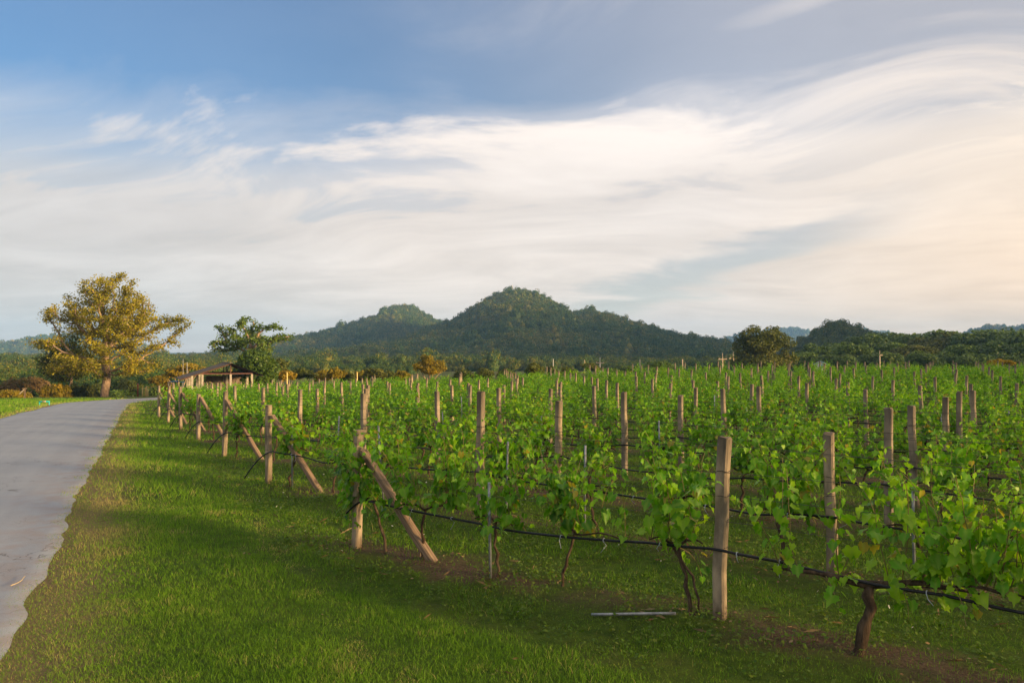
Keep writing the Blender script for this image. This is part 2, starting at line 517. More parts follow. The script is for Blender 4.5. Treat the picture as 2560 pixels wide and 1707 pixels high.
# ------------------------------------------------------------------ the road
def road_mat():
    m, t, out = new_mat('worn_asphalt')
    P = wpos(t); x, y, z = sep(t, P)
    al = x * RD_D[0] + y * RD_D[1]; ac = x * RD_N[0] + y * RD_N[1]
    n1 = noise(t, P, 0.5, 4, 0.6); n2 = noise(t, P, 60.0, 3, 0.7)
    lon = noise(t, vec(t, ac * 2.2, al * 0.06, 0.0), 1.0, 4, 0.6)
    col = mix(t, ss(t, 0.3, 0.7, n1 * 0.5 + lon * 0.5), (0.235, 0.265, 0.305), (0.300, 0.332, 0.372))
    col = mix(t, ss(t, 0.35, 0.75, n2) * 0.35, col, (0.37, 0.395, 0.43))
    cr = t.nodes.new('ShaderNodeTexVoronoi'); cr.feature = 'DISTANCE_TO_EDGE'; cr.inputs['Scale'].default_value = 1.1
    pw = noise(t, P, 2.5, 3, 0.6, 0, True)
    vm = t.nodes.new('ShaderNodeVectorMath'); vm.operation = 'MULTIPLY_ADD'
    put(t, vm.inputs[0], pw); vm.inputs[1].default_value = (0.9, 0.9, 0); put(t, vm.inputs[2], P)
    t.links.new(vm.outputs[0], cr.inputs['Vector'])
    crack = ss(t, 0.012, 0.003, X(t, cr.outputs['Distance'])) * ss(t, 0.44, 0.58, noise(t, P, 0.35, 2))
    col = mix(t, crack * 0.5, col, (0.05, 0.045, 0.042))
    dust = ss(t, -2.3, -0.9, ac + (n1 - 0.5) * 1.6) * ss(t, 0.35, 0.65, noise(t, P, 3.0, 5, 0.6))
    col = mix(t, dust * 0.4, col, (0.27, 0.185, 0.135))
    patch = ss(t, 0.67, 0.72, noise(t, vec(t, ac * 1.4, al * 0.5, 4.0), 1.0, 3))
    col = mix(t, patch * 0.12, col, (0.30, 0.25, 0.20))
    principled(t, out, col, 0.95, n2 + crack * -1.5, 0.5, 0.006, 0.06)
    return m


def road_center(s):
    """Point of the road's middle line and its direction, s metres along."""
    bend = np.clip(s - 66, 0, 60)
    ang = -bend * 0.026
    s0 = min(s, 66.0)
    p = RD_N * -3.5 + RD_D * s0
    d = RD_D.copy()
    k = 0.0
    while k < bend:
        st = min(1.0, bend - k); a = -(k + st / 2) * 0.026
        c, sn = math.cos(a), math.sin(a)
        d = np.array([c * RD_D[0] - sn * RD_D[1], sn * RD_D[0] + c * RD_D[1]])
        p = p + d * st; k += st
    return p, d


rv, rq = [], []
ss_ = np.concatenate([np.arange(-60, -4, 2.0), np.arange(-4, 40, 0.14), np.arange(40, 118, 0.5)])
cross = np.concatenate([[-2.55, -2.5], np.linspace(-2.3, 2.3, 10), [2.5, 2.55]])
er = np.random.default_rng(5)


def wob(n, k):
    x = er.normal(size=n)
    ker = np.hanning(k); ker /= ker.sum()
    y = np.convolve(x, ker, 'same')
    return y / (y.std() + 1e-9)


er_r = 0.03 * wob(len(ss_), 31) + 0.025 * wob(len(ss_), 7)
er_l = 0.10 * wob(len(ss_), 21)
for i, s in enumerate(ss_):
    p, d = road_center(s)
    nr = np.array([d[1], -d[0]])
    for c in cross:
        cc = c + (er_r[i] if c > 2 else 0) - (er_l[i] if c < -2 else 0)
        q2 = p + nr * cc
        z = terrain(q2[0], q2[1])
        z += (-0.03 if abs(c) > 2.52 else 0.012 + 0.03 * (1 - (c / 2.5) ** 2))
        rv.append((q2[0], q2[1], z))
nc = len(cross)
ii = (np.arange(len(ss_) - 1)[:, None] * nc + np.arange(nc - 1)[None]).ravel()
road = obj('road', raw_mesh('road', rv, [np.stack([ii, ii + 1, ii + nc + 1, ii + nc], -1)], [road_mat()], True))
tag(road, kind='structure')


# ------------------------------------------------------------------ scatter and trees
def scatter(name, label, cat, pos, rot, scl, idx, protos):
    """Uncountable masses only: instances of the meshes in protos on the points."""
    hold = bpy.data.collections.new(name + '_kinds')
    for i, me in enumerate(protos):
        hold.objects.link(bpy.data.objects.new('%s_kind_%02d' % (name, i), me))
    me = bpy.data.meshes.new(name)
    me.vertices.add(len(pos)); me.vertices.foreach_set('co', np.asarray(pos, np.float32).ravel())
    for nm, ty, data, key in (('rot', 'FLOAT_VECTOR', rot, 'vector'), ('scl', 'FLOAT_VECTOR', scl, 'vector')):
        a = me.attributes.new(nm, ty, 'POINT'); a.data.foreach_set(key, np.asarray(data, np.float32).ravel())
    a = me.attributes.new('idx', 'INT', 'POINT'); a.data.foreach_set('value', np.asarray(idx, np.int32))
    ng = bpy.data.node_groups.new(name, 'GeometryNodeTree')
    ng.interface.new_socket('Geometry', in_out='INPUT', socket_type='NodeSocketGeometry')
    ng.interface.new_socket('Geometry', in_out='OUTPUT', socket_type='NodeSocketGeometry')
    gi, go = ng.nodes.new('NodeGroupInput'), ng.nodes.new('NodeGroupOutput')
    ci = ng.nodes.new('GeometryNodeCollectionInfo')
    ci.inputs['Collection'].default_value = hold
    ci.inputs['Separate Children'].default_value = True
    ci.inputs['Reset Children'].default_value = True
    ip = ng.nodes.new('GeometryNodeInstanceOnPoints')
    ip.inputs['Pick Instance'].default_value = True

    def named(nm, ty):
        n = ng.nodes.new('GeometryNodeInputNamedAttribute'); n.data_type = ty; n.inputs['Name'].default_value = nm
        return n.outputs[0]
    er_ = ng.nodes.new('FunctionNodeEulerToRotation')
    ng.links.new(named('rot', 'FLOAT_VECTOR'), er_.inputs[0])
    ng.links.new(gi.outputs[0], ip.inputs['Points'])
    ng.links.new(ci.outputs[0], ip.inputs['Instance'])
    ng.links.new(named('idx', 'INT'), ip.inputs['Instance Index'])
    ng.links.new(er_.outputs[0], ip.inputs['Rotation'])
    ng.links.new(named('scl', 'FLOAT_VECTOR'), ip.inputs['Scale'])
    ng.links.new(ip.outputs[0], go.inputs[0])
    o = obj(name, me)
    md = o.modifiers.new('scatter', 'NODES'); md.node_group = ng
    return tag(o, label, cat, None, 'stuff')


def leaf_quads(P, size, g, up=0.35, aspect=0.7, out=None):
    """Small bent two-triangle leaves at points P; returns V, quads."""
    n = len(P)
    N = g.normal(size=(n, 3)); N[:, 2] = np.abs(N[:, 2]) + up
    if out is not None: N += out * 0.9
    N /= np.linalg.norm(N, axis=1)[:, None]
    A = g.normal(size=(n, 3)); A -= N * (A * N).sum(1)[:, None]
    A /= np.linalg.norm(A, axis=1)[:, None]
    B = np.cross(N, A)
    s = (size * g.uniform(0.6, 1.35, n))[:, None]
    V = np.stack([P - A * s * 0.5, P + B * s * aspect * 0.5 + N * s * 0.08, P + A * s * 0.5, P - B * s * aspect * 0.5 - N * s * 0.06], 1).reshape(-1, 3)
    return V, np.arange(4 * n).reshape(n, 4)


def lobes_points(lobes, n, g, hollow=0.35):
    """n points in a union of ellipsoids (x, y, z, rx, ry, rz), thinner in the middle; also outward directions."""
    L = np.asarray(lobes, float)
    vol = L[:, 3] * L[:, 4] * L[:, 5]
    k = g.choice(len(L), n, p=vol / vol.sum())
    d = g.normal(size=(n, 3)); d /= np.linalg.norm(d, axis=1)[:, None]
    r = g.uniform(hollow ** 3, 1, n) ** (1 / 3)
    return L[k, :3] + d * r[:, None] * L[k, 3:], d


def colonise(lobes, trunk, g, n_att=900, step=0.5, infl=4.0, kill=1.0, iters=120):
    """Space colonisation: branches grow from the trunk polyline towards points in the crown."""
    att, _ = lobes_points(lobes, n_att, g, 0.1)
    pos = [np.array(p, float) for p in trunk]; par = [-1] + list(range(len(trunk) - 1))
    P = np.array(pos)
    D = np.linalg.norm(att[:, None] - P[None], axis=2)
    near, nd = D.argmin(1), D.min(1)
    alive = np.ones(len(att), bool)
    infl_now = infl * 2.5
    for it in range(iters):
        act = alive & (nd < infl_now)
        if not act.any():
            if not alive.any(): break
            infl_now *= 1.6
            if infl_now > 60: break
            continue
        ks = np.unique(near[act]); newp = []
        for k in ks:
            v = att[act & (near == k)] - pos[k]
            v = (v / (np.linalg.norm(v, axis=1)[:, None] + 1e-9)).sum(0)
            L = np.linalg.norm(v)
            if L < 1e-3: continue
            v = v / L + g.normal(size=3) * 0.16
            v /= np.linalg.norm(v)
            pk = pos[k] + v * step
            pos.append(pk); par.append(int(k)); newp.append(len(pos) - 1)
        if not newp: break
        Pn = np.array([pos[i] for i in newp])
        D = np.linalg.norm(att[:, None] - Pn[None], axis=2)
        a, b = D.argmin(1), D.min(1)
        better = b < nd
        near = np.where(better, np.array(newp)[a], near); nd = np.where(better, b, nd)
        alive &= nd > kill
        if len(pos) > 3500: break
    P = np.array(pos); par = np.array(par)
    nch = np.zeros(len(P)); 
    w = np.zeros(len(P))
    has = np.bincount(par[par >= 0], minlength=len(P))
    for i in range(len(P) - 1, -1, -1):
        if has[i] == 0: w[i] = 1
        if par[i] >= 0: w[par[i]] += w[i]
    return P, par, w, has


def branch_mesh(P, par, w, r0, name, mat, power=0.42, rmin=0.02):
    rad = np.maximum(rmin, r0 * (w / w[0]) ** power)
    mb = MB()
    kids = {}
    for i in range(1, len(P)): kids.setdefault(int(par[i]), []).append(i)
    stack = [(0, None)]
    while stack:
        s, start = stack.pop()
        chain = [s] if start is None else [start, s]
        c = s
        while c in kids:
            ch = sorted(kids[c], key=lambda k: -w[k])
            for k in ch[1:]: stack.append((k, c))
            c = ch[0]; chain.append(c)
        if len(chain) < 2: continue
        rr = rad[chain].copy()
        if start is not None: rr[0] = rr[1]
        mb.tube(P[chain], rr, 7 if rr[0] > r0 * 0.25 else (5 if rr[0] > r0 * 0.08 else 3), False)
    return mb.mesh(name, mat, True)


def grow_tree(name, label, cat, base, lobes, trunk, r0, leaf, n_leaf, leaf_size, m_leaf, m_bark, seed, spread=0.7,
              n_att=700, step=0.5, kill=1.0, infl=4.0, group=None, power=0.42, up=0.35, tip_w=3, flare=1.0):
    g = np.random.default_rng(seed)
    P, par, w, has = colonise(lobes, trunk, g, n_att, step, infl, kill)
    t = thing(name, label, cat, base, 0.0, group)
    me = branch_mesh(P, par, w, r0, 'trunk', m_bark, power)
    obj('trunk', me, t)
    tips = np.where(w <= tip_w)[0]
    k = g.choice(tips, n_leaf)
    off = g.normal(size=(n_leaf, 3)) * spread * np.array([1, 1, 0.6])
    V, Q = leaf_quads(P[k] + off, leaf_size, g, up)
    o = obj('crown', raw_mesh('crown', V, [Q], [m_leaf]), t)
    return t


def bush_mesh(lobes, n, size, g, m_leaf, hollow=0.6, up=0.2, aspect=0.75, name='crown'):
    P, d = lobes_points(lobes, n, g, hollow)
    P[:, 2] = np.maximum(P[:, 2], 0.05)
    V, Q = leaf_quads(P, size, g, up, aspect, d)
    return raw_mesh(name, V, [Q], [m_leaf])


def stems_mesh(base_r, tips, r, g, mat, name='trunk'):
    mb = MB()
    for p in tips:
        a = g.normal(size=2) * base_r
        b0 = np.array([a[0], a[1], -0.3]); p = np.asarray(p, float)
        mid = (b0 + p) / 2 + g.normal(size=3) * 0.08 * np.linalg.norm(p)
        tt = np.linspace(0, 1, 6)[:, None]
        pts = (1 - tt) ** 2 * b0 + 2 * tt * (1 - tt) * mid + tt ** 2 * p
        mb.tube(pts, r * np.linspace(1, 0.25, 6), 5, False)
    return mb.mesh(name, mat, True)


# ------------------------------------------------------------------ hills and the woods on them
def vn(x, y, seed=0):
    """Smooth value noise, 0..1."""
    x, y = np.asarray(x, float), np.asarray(y, float)
    xi, yi = np.floor(x).astype(np.int64), np.floor(y).astype(np.int64)
    fx, fy = x - xi, y - yi
    fx, fy = fx * fx * (3 - 2 * fx), fy * fy * (3 - 2 * fy)

    def h(a, b):
        n = (a * 374761393 + b * 668265263 + seed * 974634777) & 0x7fffffff
        n = ((n ^ (n >> 13)) * 1274126177) & 0x7fffffff
        return ((n ^ (n >> 16)) & 0xffff) / 65535.0
    return (h(xi, yi) * (1 - fx) + h(xi + 1, yi) * fx) * (1 - fy) + (h(xi, yi + 1) * (1 - fx) + h(xi + 1, yi + 1) * fx) * fy


def fbm(x, y, seed=0, o=4):
    return sum(vn(x * 2 ** k, y * 2 ** k, seed + k) / 2 ** k for k in range(o)) / sum(1 / 2 ** k for k in range(o))


def crown_proto(seed, flat=1.0, nq=300, qs=0.27):
    g = np.random.default_rng(seed)
    lob = [(0, 0, 0.55, 0.62, 0.62, 0.5 * flat)] + [(*(g.uniform(-0.5, 0.5, 2)), g.uniform(0.45, 0.95) * flat, *(g.uniform(0.3, 0.5, 2)), g.uniform(0.25, 0.4)) for _ in range(6)]
    P, d = lobes_points(lob, nq, g, 0.82)
    V, Q = leaf_quads(P, qs, g, 0.3, 0.8, d * 0.6)
    # a closed inner mass so that no ground shows through
    a = np.linspace(0, 2 * math.pi, 8, endpoint=False); core = []
    for z, r in ((-0.1, 0.25), (0.25, 0.55), (0.6, 0.56), (0.85, 0.35), (1.0, 0.08)):
        core += [(r * math.cos(t), r * math.sin(t), z * flat) for t in a]
    k = len(V); cq = [[k + i * 8 + j, k + i * 8 + (j + 1) % 8, k + (i + 1) * 8 + (j + 1) % 8, k + (i + 1) * 8 + j] for i in range(4) for j in range(8)]
    return raw_mesh('crown', np.vstack([V, core]), [np.vstack([Q, cq])], [M_FOREST])


CROWNS = [crown_proto(100 + i, f) for i, f in enumerate((1.0, 1.25, 0.8, 1.0, 1.5, 0.7))]
MID = [crown_proto(140 + i, f, 520, 0.17) for i, f in enumerate((1.0, 1.25, 0.8, 1.0, 1.5, 0.7))]
FINE = [crown_proto(120 + i, f, 1300, 0.125) for i, f in enumerate((1.0, 1.2, 0.75, 0.9, 1.4, 0.65))]


def woods(name, label, X_, Y_, Zf, size, seed, kinds=None):
    g = np.random.default_rng(seed)
    n = len(X_)
    s = size * g.uniform(0.5, 1.25, n) * (1 + 0.4 * (g.random(n) < 0.07)) * (0.75 + 0.5 * fbm(X_ / (size * 9), Y_ / (size * 9), seed, 2))
    Zg = Zf(X_, Y_)
    pos = np.stack([X_, Y_, Zg - 0.15 * s], 1)
    rot = np.stack([g.normal(0, 0.08, n), g.normal(0, 0.08, n), g.uniform(0, 6.28, n)], 1)
    scl = np.stack([s, s, s * g.uniform(0.85, 1.35, n)], 1)
    return scatter(name, label, 'woods', pos, rot, scl, g.integers(0, 6, n), kinds or CROWNS)


def hill(prof, d, front, back, base, tree, spacing, grid, seed, label, rough=0.10, xpad=0.0):
    """A hill whose crest follows the skyline points prof (pixels) at distance d."""
    pp = np.array(prof, float)
    hx = (pp[:, 0] - 1280) / 1991 * d
    hz = CAM_Z + (880 - pp[:, 1]) / 1991 * d - tree * 0.95 - base

    def zf(x, y):
        x, y = np.asarray(x, float), np.asarray(y, float)
        Rr = np.interp(x, hx, hz, left=0, right=0)
        wl = np.interp(x, [hx[0] - 1, hx[0], hx[0] + 0.06 * (hx[-1] - hx[0]), hx[-1] - 0.06 * (hx[-1] - hx[0]), hx[-1], hx[-1] + 1], [0, 0, 1, 1, 0, 0])
        spur = 0.75 + 0.6 * fbm(x / (front * 0.30), y / (front * 0.9), seed)
        t = np.where(y < d, (d - y) / (front * spur), (y - d) / back)
        sh = np.clip(1 - t, 0, 1)
        sh = sh * sh * (3 - 2 * sh) * 0.55 + sh * 0.45
        nz = (fbm(x / (front * 0.14), y / (front * 0.14), seed + 9) - 0.5) * rough * np.max(hz) * np.clip(t * 4, 0, 1) * sh
        return base - 3 + (Rr * wl * sh) + nz + 3 * wl * sh
    xs = np.arange(hx[0] - grid, hx[-1] + 2 * grid, grid); ys = np.arange(d - front * 1.4, d + back + grid, grid)
    A, B = np.meshgrid(xs, ys, indexing='ij'); n1, n2 = A.shape
    ii = (np.arange(n1 - 1)[:, None] * n2 + np.arange(n2 - 1)[None]).ravel()
    o = obj('hill', raw_mesh('hill', np.stack([A, B, zf(A, B)], -1).reshape(-1, 3), [np.stack([ii, ii + n2, ii + n2 + 1, ii + 1], -1)], [M_HILL], True))
    tag(o, kind='structure')
    g = np.random.default_rng(seed)
    nn = int((hx[-1] - hx[0]) * (front * 1.3 + back * 0.35) / spacing ** 2)
    X_ = g.uniform(hx[0], hx[-1], nn); Y_ = g.uniform(d - front * 1.3, d + back * 0.35, nn)
    ok = zf(X_, Y_) > base - 1.5
    woods('hill_woods', label, X_[ok], Y_[ok], zf, tree, seed + 1, FINE if d < 600 else MID if d < 1600 else None)
    return zf


M_HILL = plain('hill_soil', (0.055, 0.065, 0.022), 0.95, 0.3, 0.05)

main_prof = [(640, 935), (700, 925), (800, 905), (900, 884), (1000, 856), (1060, 833), (1100, 816), (1135, 806), (1180, 780), (1225, 748), (1262, 732), (1300, 728), (1335, 738),
             (1375, 755), (1420, 786), (1445, 783), (1468, 776), (1500, 790), (1540, 805), (1600, 824), (1660, 838), (1720, 852), (1770, 862), (1820, 878), (1900, 900), (1960, 915)]
z_main = hill(main_prof, 1100, 520, 220, -5, 4.5, 3.8, 9, 21, 'dense woods over the tall double-peaked hill in the middle')
left_prof = [(560, 925), (640, 912), (690, 898), (730, 872), (770, 853), (810, 838), (850, 828), (905, 808), (960, 786), (985, 770), (1012, 764), (1040, 771), (1080, 795), (1130, 815), (1200, 850), (1300, 890)]
z_left = hill(left_prof, 1480, 520, 220, -5, 5.6, 4.8, 12, 33, 'dense woods over the lower pointed hill left of the middle')
hill([(-260, 880), (-120, 862), (-40, 880), (20, 884), (60, 868), (110, 850), (170, 836), (240, 830), (310, 850), (380, 880), (430, 890), (500, 893), (560, 897), (640, 900), (760, 905)],
     2300, 420, 250, -5, 9, 9, 22, 44, 'bluish wooded hills low on the horizon at the left edge')
hill([(560, 905), (640, 893), (700, 868), (740, 854), (790, 840), (830, 830), (880, 845), (960, 870), (1060, 890)], 3300, 450, 250, -5, 13, 13, 30, 55,
     'faint bluish ridge showing left of the pointed hill')
hill([(1700, 885), (1770, 866), (1810, 846), (1850, 834), (1920, 826), (1990, 822), (2030, 834), (2080, 838), (2110, 824), (2150, 826), (2195, 831), (2240, 846), (2320, 862), (2420, 870)],
     3600, 500, 260, -5, 14, 14, 32, 66, 'pale far ridge behind the round tree at the right')
hill([(2280, 890), (2360, 862), (2420, 832), (2470, 818), (2500, 816), (2530, 824), (2560, 818), (2610, 802), (2690, 790), (2790, 800), (2900, 850)],
     2300, 420, 240, -5, 9, 9, 22, 77, 'bluish wooded hill at the right edge above the grove')
hill([(1960, 900), (1985, 862), (2015, 840), (2045, 824), (2075, 814), (2105, 813), (2135, 822), (2160, 840), (2195, 858), (2250, 880), (2320, 900)],
     520, 90, 70, -5, 3.6, 2.9, 4, 88, 'dark wooded knoll rising behind the grove at right')


def ridge(a, b, width, height, base, tree, spacing, grid, seed, label):
    """A wooded ridge from a to b, added unseen outside the picture; it keeps the low sun off part of the valley."""
    a, b = np.array(a, float), np.array(b, float)
    L = np.linalg.norm(b - a); dv = (b - a) / L; nv = np.array([-dv[1], dv[0]])

    def zf(x, y):
        x, y = np.asarray(x, float), np.asarray(y, float)
        l = (x - a[0]) * dv[0] + (y - a[1]) * dv[1]; c = (x - a[0]) * nv[0] + (y - a[1]) * nv[1]
        e = np.clip(np.minimum(l, L - l) / (width * 0.6) + 0.35, 0, 1)
        s = np.clip(1 - np.abs(c) / width, 0, 1)
        return base - 0.5 + height * e * s * s * (3 - 2 * s) * (0.94 + 0.12 * fbm(x / (width * 0.5), y / (width * 0.5), seed))
    ls = np.arange(-width * 0.3, L + width * 0.3, grid); cs = np.arange(-width, width + grid, grid)
    A, B = np.meshgrid(ls, cs, indexing='ij'); n1, n2 = A.shape
    Xg = a[0] + A * dv[0] + B * nv[0]; Yg = a[1] + A * dv[1] + B * nv[1]
    ii = (np.arange(n1 - 1)[:, None] * n2 + np.arange(n2 - 1)[None]).ravel()
    o = obj('hill', raw_mesh('hill', np.stack([Xg, Yg, zf(Xg, Yg)], -1).reshape(-1, 3), [np.stack([ii, ii + n2, ii + n2 + 1, ii + 1], -1)], [M_HILL], True))  # added sun blocker, never in view
    tag(o, kind='structure')
    g = np.random.default_rng(seed)
    nn = int(L * 1.5 * width / spacing ** 2)
    l, c = g.uniform(0, L, nn), g.uniform(-0.75, 0.75, nn) * width
    woods('hill_woods', label, a[0] + l * dv[0] + c * nv[0], a[1] + l * dv[1] + c * nv[1], zf, tree, seed + 1)


ridge((56, -64), (115, 46), 34, 6.0, 0, 4.2, 2.4, 3, 91, 'woods on the low ridge just outside the picture')
ridge((250, 45), (335, 205), 60, 24, -4, 8.0, 5.5, 5, 92, 'woods on the ridge beyond the grove')
ridge((600, 80), (1110, 1010), 190, 158, -5, 9.0, 10, 14, 93, 'woods on the mountain outside the picture')

g = np.random.default_rng(94)
n = 26000
yy0 = np.sqrt(g.uniform(250 ** 2, 880 ** 2, n)); xx0 = g.uniform(-0.74, 0.74, n) * yy0
ok = ~((xx0 > 40) & (yy0 < 270)) & ~((xx0 > -0.12 * yy0) & (yy0 < 300))
woods('valley_woods', 'dark belt of woods between the vineyard and the hills', xx0[ok], yy0[ok], terrain, 2.7, 95, FINE)
yy0 = np.sqrt(g.uniform(122 ** 2, 262 ** 2, 2600)); xx0 = g.uniform(-0.78, -0.36, 2600) * yy0
woods('thicket', 'low green thicket behind the golden tree and the shed', xx0, yy0, terrain, 1.9, 96, FINE)

# ------------------------------------------------------------------ vineyard
ORD = ['zeroth', 'first', 'second', 'third', 'fourth', 'fifth', 'sixth', 'seventh', 'eighth', 'ninth', 'tenth', 'eleventh', 'twelfth', 'thirteenth', 'fourteenth',
       'fifteenth', 'sixteenth', 'seventeenth', 'eighteenth', 'nineteenth', 'twentieth']
TENS = {2: 'twenty', 3: 'thirty', 4: 'forty', 5: 'fifty', 6: 'sixty', 7: 'seventy', 8: 'eighty', 9: 'ninety'}


def ordn(n):
    if n <= 20: return ORD[n]
    if n % 10 == 0: return TENS[n // 10][:-1] + 'ieth'
    return TENS[n // 10] + '-' + ORD[n % 10]


def row_name(k):
    return 'front row' if k == 0 else '%s row from the front' % ordn(k + 1)


def leaf_mesh(seed):
    g = np.random.default_rng(seed)
    half = np.array([(0.0, 0.0), (0.15, -0.15), (0.36, -0.12), (0.40, 0.10), (0.55, 0.22), (0.44, 0.40), (0.40, 0.58), (0.19, 0.66), (0.0, 1.0)])
    half = half * (1 + g.normal(0, 0.06, half.shape))
    half[0] = half[0] * 0; half[-1, 0] = 0
    out = np.vstack([half, half[-2:0:-1] * [-1, 1]])
    out[len(half):] *= (1 + g.normal(0, 0.05, (len(out) - len(half), 2)))
    c = np.array([[0, 0.28]])
    P = np.vstack([c, out])
    fold, droop, wave = g.uniform(-0.1, 0.5), g.uniform(0.0, 0.55), g.uniform(0, 0.11)
    z = fold * np.abs(P[:, 0]) - droop * np.clip(P[:, 1], 0, 2) ** 2 + wave * np.sin(P[:, 0] * 9 + P[:, 1] * 7 + seed)
    V = np.column_stack([P, z])
    n = len(out); k = np.arange(n)
    rib = np.clip(np.abs(P[:, 0]) * 1.9, 0, 1); rib[0] = 0.0
    return V, np.stack([np.zeros(n, int), 1 + k, 1 + (k + 1) % n], 1), rib


LEAFS = [leaf_mesh(300 + i) for i in range(12)]
LEAF_ME = []
for V, T, A in LEAFS:
    LEAF_ME.append(raw_mesh('leaf', V, [T], [M_VINE], True, None, A))


def vine(g, lush=1.0, reach=0.62, top=1.42, trunk_r=0.018, lean=0.0, zc=0.56, lop=0.0):
    """One vine in its own frame (x along the row): trunk, arms, shoots, leaves (matrix, kind)."""
    tr = []
    foot = np.array([lean, g.normal(0, 0.04), -0.12])
    head = np.array([0.0, 0.0, zc])
    tt = np.linspace(0, 1, 9)[:, None]
    wv = np.cumsum(g.normal(0, 0.022, (9, 3)), 0); wv -= wv * tt[::-1] * 0 + tt * wv[-1]
    tr = foot * (1 - tt) + head * tt + wv * np.array([1, 1, 0.2])
    arms = []
    for s in (-1, 1):
        L = reach * g.uniform(0.8, 1.1) * (1 + s * lop)
        a = np.linspace(0, 1, 7)
        arms.append(np.column_stack([s * L * a, np.cumsum(g.normal(0, 0.012, 7)), zc + 0.05 * np.sin(a * 3.0) + np.cumsum(g.normal(0, 0.012, 7))]))
    shoots, mats, kinds = [], [], []
    ns = max(3, int(round(12 * lush)))
    for i in range(ns):
        s = g.choice([-1, 1]); a = g.uniform(0.02, 1.0)
        arm = arms[0 if s < 0 else 1]
        p0 = np.array([np.interp(a, np.linspace(0, 1, 7), arm[:, c]) for c in range(3)])
        hang = g.random() < 0.16
        L = (g.uniform(0.25, 0.5) if hang else g.uniform(0.62, 1.0) * (top - zc) * 1.12)
        d = np.array([g.normal(0, 0.24), g.normal(0, 0.26), -0.15 if hang else 1.0]) if not hang else np.array([g.normal(0, 0.5), g.choice([-1, 1]) * g.uniform(0.4, 1), g.uniform(-0.5, 0.2)])
        d /= np.linalg.norm(d)
        n = 9; pts = [p0]
        for k in range(1, n):
            d = d + g.normal(0, 0.10, 3) + np.array([0, 0, -0.035 * k if hang or k > 5 else 0.02])
            d /= np.linalg.norm(d)
            pts.append(pts[-1] + d * L / (n - 1))
        pts = np.array(pts); shoots.append(pts)
        nl = max(3, int(L / 0.044))
        for j in range(nl):
            f = (j + g.uniform(0.1, 0.9)) / nl
            p = np.array([np.interp(f, np.linspace(0, 1, n), pts[:, c]) for c in range(3)])
            th = g.uniform(0, 2 * math.pi)
            if g.random() < 0.55: th = math.pi / 2 * g.choice([-1, 1]) + g.normal(0, 0.6)
            o_ = np.array([math.cos(th), math.sin(th), 0])
            pet = g.uniform(0.03, 0.11)
            q = p + o_ * pet + np.array([0, 0, g.uniform(-0.01, 0.05)])
            ph = g.normal(0.75, 0.45)
            ax = o_ * math.cos(ph) + np.array([0, 0, -math.sin(ph)])
            nrm = o_ * math.sin(ph) + np.array([0, 0, math.cos(ph)])
            sd = np.cross(ax, nrm)
            roll = g.normal(0, 0.45)
            nrm, sd = nrm * math.cos(roll) + sd * math.sin(roll), sd * math.cos(roll) - nrm * math.sin(roll)
            sz = g.uniform(0.055, 0.124) * (1 - 0.55 * max(0, f - 0.55) / 0.45)
            M = np.eye(4); M[:3, 0] = sd * sz; M[:3, 1] = ax * sz; M[:3, 2] = nrm * sz; M[:3, 3] = q
            mats.append(M); kinds.append(int(g.integers(0, len(LEAFS))))
    return dict(trunk=tr, arms=arms, shoots=shoots, mats=np.array(mats), kinds=np.array(kinds), r=trunk_r)


def wood_mb(v):
    mb = MB()
    k = len(v['trunk'])
    mb.tube(v['trunk'], v['r'] * np.linspace(1.25, 0.9, k) * (1 + 0.18 * np.sin(np.arange(k) * 2.1)), 7)
    return mb


def arms_mb(v):
    mb = MB()
    for a in v['arms']: mb.tube(a, np.linspace(v['r'] * 0.8, 0.007, len(a)), 5)
    return mb


def shoots_mb(sh):
    mb = MB()
    for s in sh: mb.tube(s, np.linspace(0.0048, 0.0022, len(s)), 3, False)
    return mb


def foliage_arrays(v):
    Vs, Ts, As, n = [], [], [], 0
    for k, (LV, LT, LA) in enumerate(LEAFS):
        Ms = v['mats'][v['kinds'] == k]
        if not len(Ms): continue
        W = np.einsum('nij,vj->nvi', Ms[:, :3, :3], LV) + Ms[:, None, :3, 3]
        T = LT[None] + (np.arange(len(Ms)) * len(LV))[:, None, None] + n
        Vs.append(W.reshape(-1, 3)); Ts.append(T.reshape(-1, 3)); As.append(np.tile(LA, len(Ms))); n += len(Ms) * len(LV)
    return np.vstack(Vs), np.vstack(Ts), np.concatenate(As)


NV = 14
vg = np.random.default_rng(77)
VK = []
for i in range(NV):
    v = vine(vg, vg.uniform(0.6, 1.2), vg.uniform(0.26, 0.46), vg.uniform(1.15, 1.58), vg.uniform(0.014, 0.026), vg.normal(0, 0.06))
    FV, FT, FA = foliage_arrays(v)
    wood, arms, cane = wood_mb(v).mesh('trunk', M_WOODVINE, True), arms_mb(v).mesh('cordon', M_WOODVINE, True), shoots_mb(v['shoots']).mesh('canes', M_CANE, True)
    fol = raw_mesh('foliage', FV, [FT], [M_VINE], True, None, FA)
    # the same vine as a single mesh, for the mass of far vines
    mb = wood_mb(v); n0 = mb.n; wV = np.vstack(mb.v); wQ = np.vstack(mb.q); wT = np.vstack(mb.t)
    allm = raw_mesh('vine', np.vstack([wV, FV]), [wQ, np.vstack([wT, FT + n0])], [M_WOODVINE, M_VINE], True,
                    np.concatenate([np.zeros(len(wQ) + len(wT)), np.ones(len(FT))]), np.concatenate([np.zeros(n0), FA]))
    VK.append((wood, arms, cane, fol, allm))

